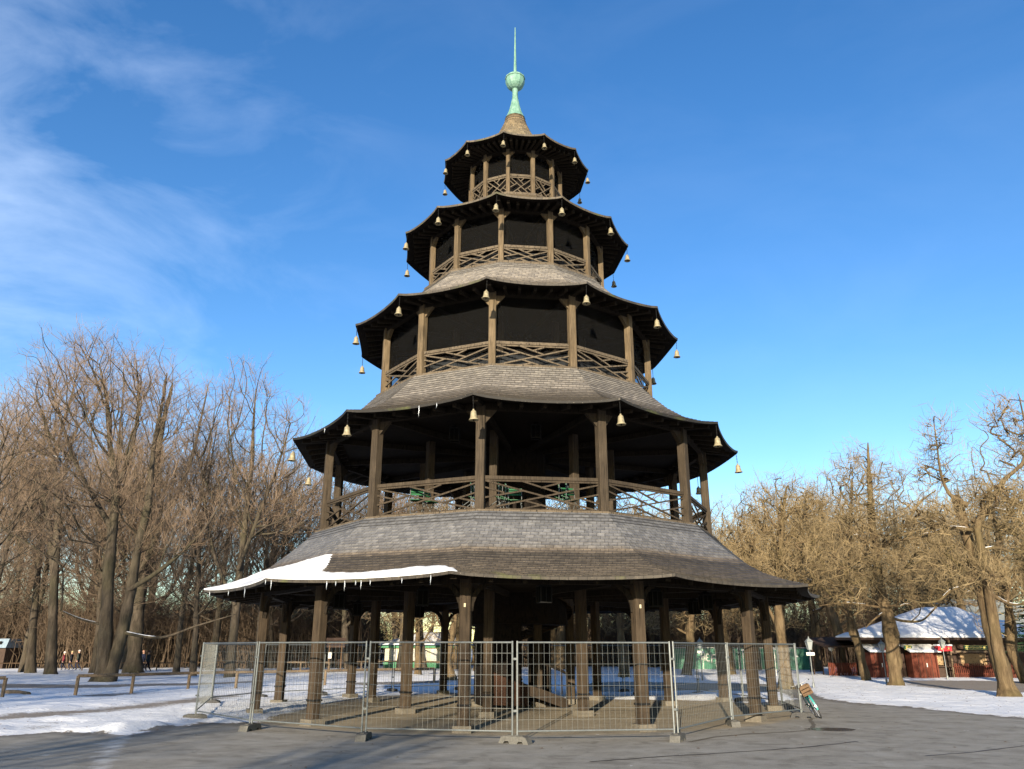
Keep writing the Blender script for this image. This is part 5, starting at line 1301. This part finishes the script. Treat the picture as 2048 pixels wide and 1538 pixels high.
lamp_post(1896, 1360, 2.4, 'pale lantern post before the hut, at the picket fence end')
lamp_post(1405, 1362, 2.35, 'lantern post before the painted letters on the green fence', sign=True)
lamp_post(1774, 1368, 2.2, 'short lantern post left of the knobbly trunk')
def pole(px, py, h, lab):
    x, y = gp(px, py); t = empty('marker_pole', (x, y, 0), 0, lab, 'pole'); mb = MB(); mb.tube([(0, 0, 0), (0.01, 0, h)], .03, 6); mb.build('pole_shaft', M['white'], t); mb = MB(); mb.box((0, -.04, h - .08), (.22, .02, .14)); mb.build('plate', M['white'], t)
pole(1480, 1345, 2.0, 'thin white pole with small plate before the green fence, left one'); pole(1489, 1346, 1.9, 'thin white pole before the green fence, right one of the pair'); pole(1553, 1352, 2.0, 'thin white pole between the two rightmost tower posts')

# --- beer hut
YH = 58.0; hx0 = X(1700, YH); hx1 = X(2150, YH); hcx = (hx0 + hx1) / 2
hut = empty('beer_hut', (hcx, YH, 0), 0, 'long red brown wooden beer hut under a thick snowy hipped roof', 'hut'); lx_ = lambda px, dy=0: X(px, YH + dy) - hcx; zf = lambda py, dy=0: Z(py, YH + dy, 1850)
ze = zf(1279)
mb = MB(); mb.prism([(lx_(1722), .2), (lx_(2150), .2), (lx_(2150), 9), (lx_(1722) + 4.2, 9)], 0, ze); mb.build('wall', M['hutdark'], hut)
mb = MB(); mb.prism([(lx_(1662) - .05, -1.1), (lx_(2150), -1.1), (lx_(2150), 11), (lx_(1662) + 4.8, 11)], ze - .04, ze + .12); mb.build('eave', M['hutdark'], hut)
snow_hip('snowy_roof', lx_(1662), lx_(2150), -1.1, 11, ze + .14, lx_(1886) + .3, lx_(1950) + .3, 4.5, zf(1213, 4.5) - .1, hut, .22, 3, None, .40)
for k, (pa, pb) in enumerate(((1727, 1762), (1807, 1857))):
    w_ = lx_(pb) - lx_(pa); c = (lx_(pa) + lx_(pb)) / 2; hz = zf(1305)
    mb = MB(); mb.box((c, -.55, hz / 2), (w_, .9, hz)); bx = mb.build('serving_box', M['redpaint'], hut)
    mb = MB(); [mb.box((c + w_ * q, -1.01, hz / 2), (.025, .03, hz * .96)) for q in (-.25, 0, .25)]; mb.build('board_seam', M['hutdark'], bx)
    mb = MB(); mb.box((c + .1, -1.035, hz * .52), (.05, .04, .26)); mb.build('door_handle', M['white'], bx)
    mb = MB(); n = 8; y0_, y1_ = -1.35, -.05
    vs = [(c - w_ * .62, y0_, hz + .02), (c + w_ * .60, y0_, hz + .02), (c + w_ * .60, y1_, hz + .42), (c - w_ * .62, y1_, hz + .42)]; mb.add([v for v in vs] + [(v[0], v[1], v[2] + .13) for v in vs], [(3, 2, 1, 0), (4, 5, 6, 7), (0, 1, 5, 4), (1, 2, 6, 5), (2, 3, 7, 6), (3, 0, 4, 7)]); mb.build('snowy_awning', M['snow'], bx)
    cs = lx_(1766 if k == 0 else 1869); mb = MB(); mb.box((cs, -1.2, zf(1297, -1.2)), (.9, .5, .34)); sg = mb.build('red_sign', M['signred'], hut)
    mb = MB(); mb.box((cs, -1.2, zf(1297, -1.2) + .22), (1.0, .6, .10)); mb.build('sign_snow', M['snow'], sg)
    mb = MB(); [mb.box((cs - .22 + q * .44, -1.457, zf(1297, -1.2)), (.12, .012, .12)) for q in (0, 1)]; mb.build('sign_emblem', M['gold'], sg)
for pa, pb in ((1763, 1800), (1857, 1884)):
    mb = MB(); c = (lx_(pa) + lx_(pb)) / 2; w_ = lx_(pb) - lx_(pa); mb.box((c, -.06, (zf(1308) + zf(1330)) / 2), (w_ * .8, .1, zf(1308) - zf(1330))); op = mb.build('hatch', M['shutter'], hut)
    mb = MB(); mb.box((c, -.35, zf(1333)), (w_ * .95, .5, .06)); mb.box((c + .1, -.2, zf(1333) * .48), (w_ * .5, .3, zf(1333) * .9)); mb.build('counter', M['hutdark'], op)
mb = MB(); mb.box(((lx_(1885) + lx_(2046)) / 2, -.02, (zf(1303) + zf(1331)) / 2), (lx_(2046) - lx_(1885), .06, zf(1303) - zf(1331) + .2)); mb.build('veranda_shade', M['hutdark'], hut)
for pa, pb in ((1917, 1968), (1985, 2000)):
    mb = MB(); mb.box(((lx_(pa) + lx_(pb)) / 2, -.08, (zf(1307) + zf(1331)) / 2), (lx_(pb) - lx_(pa), .05, zf(1307) - zf(1331))); mb.build('roller_shutter', M['shutter'], hut)
for pa, pb, in ((1914, 1961), (2015, 2040), (1797, 1812)):
    mb = MB(); w_ = lx_(pb) - lx_(pa); c = (lx_(pa) + lx_(pb)) / 2; zc_ = zf(1295, -.9); mb.box((c, -.9, zc_), (w_, .06, .30)); sg = mb.build('green_sign', M['signgreen'], hut)
    mb = MB(); mb.box((c, -.94, zc_ + .13), (w_, .02, .02)); mb.box((c, -.94, zc_ - .13), (w_, .02, .02)); rr_ = random.Random(pa); q = -w_ / 2 + .12
    while q < w_ / 2 - .12: ww = rr_.uniform(.03, .07); mb.box((c + q, -.94, zc_ + rr_.uniform(-.01, .02)), (ww, .02, rr_.uniform(.08, .16))); q += ww + rr_.uniform(.03, .07)
    mb.build('gold_border', M['gold'], sg)
mb = MB()
for pxx in (1885, 1970, 2046): mb.beam((lx_(pxx), -1.0, 0), (lx_(pxx), -1.0, ze), .10, .10)
mb.beam((lx_(1880), -1.0, zf(1303, -1)), (lx_(2100), -1.0, zf(1303, -1)), .08, .12); mb.build('veranda_post', M['railwood'], hut)
mb = MB(); q = lx_(1886)
while q < lx_(2120): mb.box((q, -1.15, .52), (.075, .03, .95)); q += .135
mb.beam((lx_(1884), -1.12, .35), (lx_(2120), -1.12, .35), .05, .07); mb.beam((lx_(1884), -1.12, .8), (lx_(2120), -1.12, .8), .05, .07)
mb.build('picket_fence', M['redpaint'], hut)
# lean-to shelter at the hut's left end
lt = empty('open_shelter', (X(1662, 60), 60, 0), 0, 'small dark open shelter with red brown fence left of the hut', 'shelter'); w_ = X(1712, 60) - X(1655, 60)
mb = MB()
for q in (0, .33, .66, 1): mb.beam((-.3 + w_ * q, 0, 0), (-.3 + w_ * q, 0, 2.0), .09, .09); mb.beam((-.3 + w_ * q, 3, 0), (-.3 + w_ * q, 3, 2.4), .09, .09)
mb.build('shelter_post', M['hutdark'], lt)
mb = MB(); mb.add([(-.6, -.4, 2.0), (w_, -.4, 2.05), (w_, 3.4, 2.7), (-.6, 3.4, 2.6), (-.6, -.4, 2.12), (w_, -.4, 2.17), (w_, 3.4, 2.82), (-.6, 3.4, 2.72)], [(3, 2, 1, 0), (4, 5, 6, 7), (0, 1, 5, 4), (1, 2, 6, 5), (2, 3, 7, 6), (3, 0, 4, 7)]); mb.build('shelter_roof', M['hutdark'], lt)
mb = MB(); q = -.3
while q < w_ - .4: mb.box((q, -.06, .5), (.09, .03, .95)); q += .12
mb.build('boards', M['redpaint'], lt)
# domed grey roof behind
bd_ = empty('grey_roofed_house', (X(2010, 78), 78, 0), 0, 'house with grey sloping roof and snow patches behind the hut', 'house')
mb = MB(); mb.box((0, 4, 1.9), (13, 8, 3.8)); mb.build('wall', M['plaster'], bd_)
mb = MB(); zt_ = Z(1198, 82); mb.add([(-7, -.6, 3.7), (7, -.6, 3.7), (7, 8.6, 3.7), (-7, 8.6, 3.7), (-3.5, 4, zt_), (3.5, 4, zt_)], [(3, 2, 1, 0), (0, 1, 5, 4), (1, 2, 5), (2, 3, 4, 5), (3, 0, 4)]); mb.build('roof', M['slate'], bd_)
mb = MB(); mb.add([(-5, -.3, 3.95), (-1, -.3, 3.95), (-1.6, 1.6, 3.95 + (zt_ - 3.7) * .42), (-3.9, 1.6, 3.95 + (zt_ - 3.7) * .42)], [(0, 1, 2, 3)]); mb.build('snow_patch', M['snow'], bd_)

# --- bicycle leaning on the fence corner
fx, fy = gp(1642, 1436.5); rx, ry = gp(1627, 1429.5); hd = math.atan2(fy - ry, fx - rx)
bk = empty('bicycle', (fx - 1.05 * math.cos(hd), fy - 1.05 * math.sin(hd), 0.0), 0, 'teal bicycle with wooden crate in front leaning on the right fence corner', 'bicycle')
bk.rotation_euler = (R(25), 0, hd); bk.rotation_mode = 'XYZ'
RW = .345
def wheel(cx):
    mb = MB(); mb.tube([(cx + RW * math.cos(2 * PI * t / 32), 0, RW + RW * math.sin(2 * PI * t / 32) * .995) for t in range(32)], .019, 6, closed=True); ty = mb.build('wheel', M['tyre'], bk)
    mb = MB(); mb.tube([(cx + (RW - .025) * math.cos(2 * PI * t / 32), 0, RW + (RW - .025) * math.sin(2 * PI * t / 32)) for t in range(32)], .014, 6, closed=True); mb.build('rim', M['rim'], ty)
    mb = MB()
    for t in range(28):
        a = 2 * PI * t / 28; mb.beam((cx, .025 * (-1) ** t, RW), (cx + (RW - .03) * math.cos(a), 0, RW + (RW - .03) * math.sin(a)), .003, .003)
    mb.tube([(cx, -.04, RW), (cx, .04, RW)], .02, 8); mb.build('spokes', M['rim'], ty)
wheel(0); wheel(1.05)
mb = MB()
BB = (.44, 0, .29); ST = (.27, 0, .82); HT = (.84, 0, .88); HB = (.88, 0, .62)
for a, b, r in ((BB, ST, .016), (HB, BB, .019), ((.86, 0, .72), (.36, 0, .52), .017), (HT, HB, .02), ((.02, .05, RW), (.33, .02, .68), .009), ((.02, -.05, RW), (.33, -.02, .68), .009), ((.02, .05, RW), BB, .010), ((.02, -.05, RW), BB, .010)): mb.tube([a, b], r, 8)
for s in (-.045, .045): mb.tube([(.88, s, .64), (.96, s, .42), (1.05, s, RW)], .012, 6)
mb.build('frame', M['teal'], bk)
for cx, a0, a1 in ((0, 20, 200), (1.05, -10, 150)):
    mb = MB(); pts = [(cx + (RW + .04) * math.cos(R(a0 + (a1 - a0) * t / 14)), 0, RW + (RW + .04) * math.sin(R(a0 + (a1 - a0) * t / 14))) for t in range(15)]
    for a, b in zip(pts, pts[1:]): mb.beam(a, b, .05, .006, up=(0, 1, 0) if False else (Vector(a) - Vector((cx, 0, RW))))
    mb.build('mudguard', M['teal'], bk)
mb = MB(); mb.tube([(.84, 0, .86), (.83, 0, 1.0)], .013, 6); mb.tube([(.62, -.30, 1.02), (.74, -.27, 1.06), (.84, -.12, 1.04), (.84, .12, 1.04), (.74, .27, 1.06), (.62, .30, 1.02)], .012, 6); hbm = mb.build('handlebar', M['rim'], bk)
mb = MB(); [mb.tube([(.62, s * .30, 1.02), (.72, s * .275, 1.055)], .018, 6) for s in (-1, 1)]; mb.build('grips', M['tyre'], hbm)
mb = MB(); mb.tube([(.27, 0, .8), (.25, 0, .92)], .013, 6); mb.add([(.38, -.02, .95), (.38, .02, .95), (.2, .09, .96), (.1, .09, .95), (.08, 0, .96), (.1, -.09, .95), (.2, -.09, .96), (.3, 0, .90), (.12, 0, .89)], [(0, 1, 2, 6), (6, 2, 3, 5), (3, 4, 5), (0, 7, 1), (1, 7, 2), (0, 6, 7), (2, 7, 8, 3), (6, 5, 8, 7), (3, 8, 4), (5, 4, 8)]); mb.build('saddle', M['tyre'], bk)
mb = MB(); mb.tube([(.44 + .09 * math.cos(2 * PI * t / 20), .045, .29 + .09 * math.sin(2 * PI * t / 20)) for t in range(20)], .006, 5, closed=True); mb.tube([(.44, .06, .29), (.52, .07, .17)], .01, 6); mb.box((.52, .11, .17), (.09, .08, .02)); mb.tube([(.44, -.06, .29), (.36, -.07, .41)], .01, 6); mb.box((.36, -.11, .41), (.09, .08, .02)); mb.build('cranks', M['iron'], bk)
mb = MB()
for q in range(3):
    z = .76 + q * .095
    for s in (-.15, .15): mb.box((1.06, s, z), (.40, .012, .075))
    for s in (.865, 1.255): mb.box((s, 0, z), (.012, .30, .075))
for sx in (.88, 1.24):
    for s in (-.138, .138): mb.box((sx, s, .855), (.022, .022, .28))
mb.box((1.06, 0, .72), (.40, .30, .012)); cr_ = mb.build('wooden_crate', M['crate'], None)
# the crate is carried by the bicycle but is a thing of its own
cr_.matrix_world = Matrix.Translation(bk.location) @ bk.rotation_euler.to_matrix().to_4x4()
tag(cr_, 'dark slatted wooden crate fixed over the front wheel of the bicycle', 'crate')
# ================================================================= LIGHT, SKY, CAMERA
SUN_EL, SUN_AZ = R(12.3), math.atan2(-0.19, -0.98)       # direction towards the sun, from +Y clockwise
sd = Vector((-0.205, -0.97, 0)).normalized() * math.cos(SUN_EL) + Vector((0, 0, math.sin(SUN_EL)))
sl = bpy.data.lights.new('sun', 'SUN'); sl.energy = 5.0; sl.angle = R(0.53); sl.color = (1.0, 0.86, 0.66)
so = bpy.data.objects.new('sun', sl); COL.objects.link(so); so.rotation_euler = (-sd).to_track_quat('-Z', 'Y').to_euler()
w = bpy.data.worlds.new('World'); SC.world = w; w.use_nodes = True; nt = w.node_tree
bg = nt.nodes['Background']; sky = nt.nodes.new('ShaderNodeTexSky'); sky.sky_type = 'NISHITA'; sky.sun_disc = False
sky.sun_elevation = SUN_EL; sky.sun_rotation = math.atan2(sd.x, sd.y); sky.air_density = 1.0; sky.dust_density = 0.3; sky.ozone_density = 1.6; sky.altitude = 500
def wn(t): return nt.nodes.new(t)
hs = wn('ShaderNodeHueSaturation'); hs.inputs['Hue'].default_value = 0.510; hs.inputs['Saturation'].default_value = 1.34; nt.links.new(sky.outputs[0], hs.inputs['Color'])
tc = wn('ShaderNodeTexCoord')
mp = wn('ShaderNodeMapping'); mp.inputs['Rotation'].default_value = (0, R(-32), 0); mp.inputs['Scale'].default_value = (2.2, 3.0, 5.6); nt.links.new(tc.outputs['Generated'], mp.inputs['Vector'])
n1 = wn('ShaderNodeTexNoise'); n1.inputs['Scale'].default_value = 1.7; n1.inputs['Detail'].default_value = 8; n1.inputs['Roughness'].default_value = .58; n1.inputs['Distortion'].default_value = .5; nt.links.new(mp.outputs[0], n1.inputs['Vector'])
r1 = wn('ShaderNodeValToRGB'); r1.color_ramp.elements[0].position = .42; r1.color_ramp.elements[1].position = .95; nt.links.new(n1.outputs['Fac'], r1.inputs[0])
sp_ = wn('ShaderNodeSeparateXYZ'); nt.links.new(tc.outputs['Generated'], sp_.inputs[0])
mr = wn('ShaderNodeMapRange'); mr.inputs['From Min'].default_value = -0.12; mr.inputs['From Max'].default_value = -0.62; mr.inputs['To Min'].default_value = 0.03; mr.inputs['To Max'].default_value = .42; nt.links.new(sp_.outputs['X'], mr.inputs['Value'])
mm = wn('ShaderNodeMath'); mm.operation = 'MULTIPLY'; nt.links.new(r1.outputs[0], mm.inputs[0]); nt.links.new(mr.outputs[0], mm.inputs[1])
mx = wn('ShaderNodeMix'); mx.data_type = 'RGBA'; nt.links.new(mm.outputs[0], mx.inputs[0]); nt.links.new(hs.outputs[0], mx.inputs[6]); mx.inputs[7].default_value = (6.2, 7, 8.2, 1)
nt.links.new(mx.outputs[2], bg.inputs['Color']); bg.inputs['Strength'].default_value = 0.107
cam = bpy.data.cameras.new('camera'); co = bpy.data.objects.new('camera', cam); COL.objects.link(co); SC.camera = co
cam.sensor_width = 36.0; cam.lens = F_PX / 2048 * 36; cam.clip_end = 6000; cam.clip_start = 0.1
co.location = (0, 0, EYE)
co.matrix_world = Matrix.Translation((0, 0, EYE)) @ Matrix.Rotation(PITCH + PI / 2, 4, 'X') @ Matrix.Rotation(ROLL, 4, 'Z')
SC.render.engine = 'CYCLES'
vs_ = SC.view_settings; vs_.view_transform = 'Standard'; vs_.look = 'None'; vs_.exposure = 1.30; vs_.gamma = 1.0
SC.render.resolution_x = 1024; SC.render.resolution_y = 769
SC.cycles.transparent_max_bounces = 16; SC.cycles.max_bounces = 6
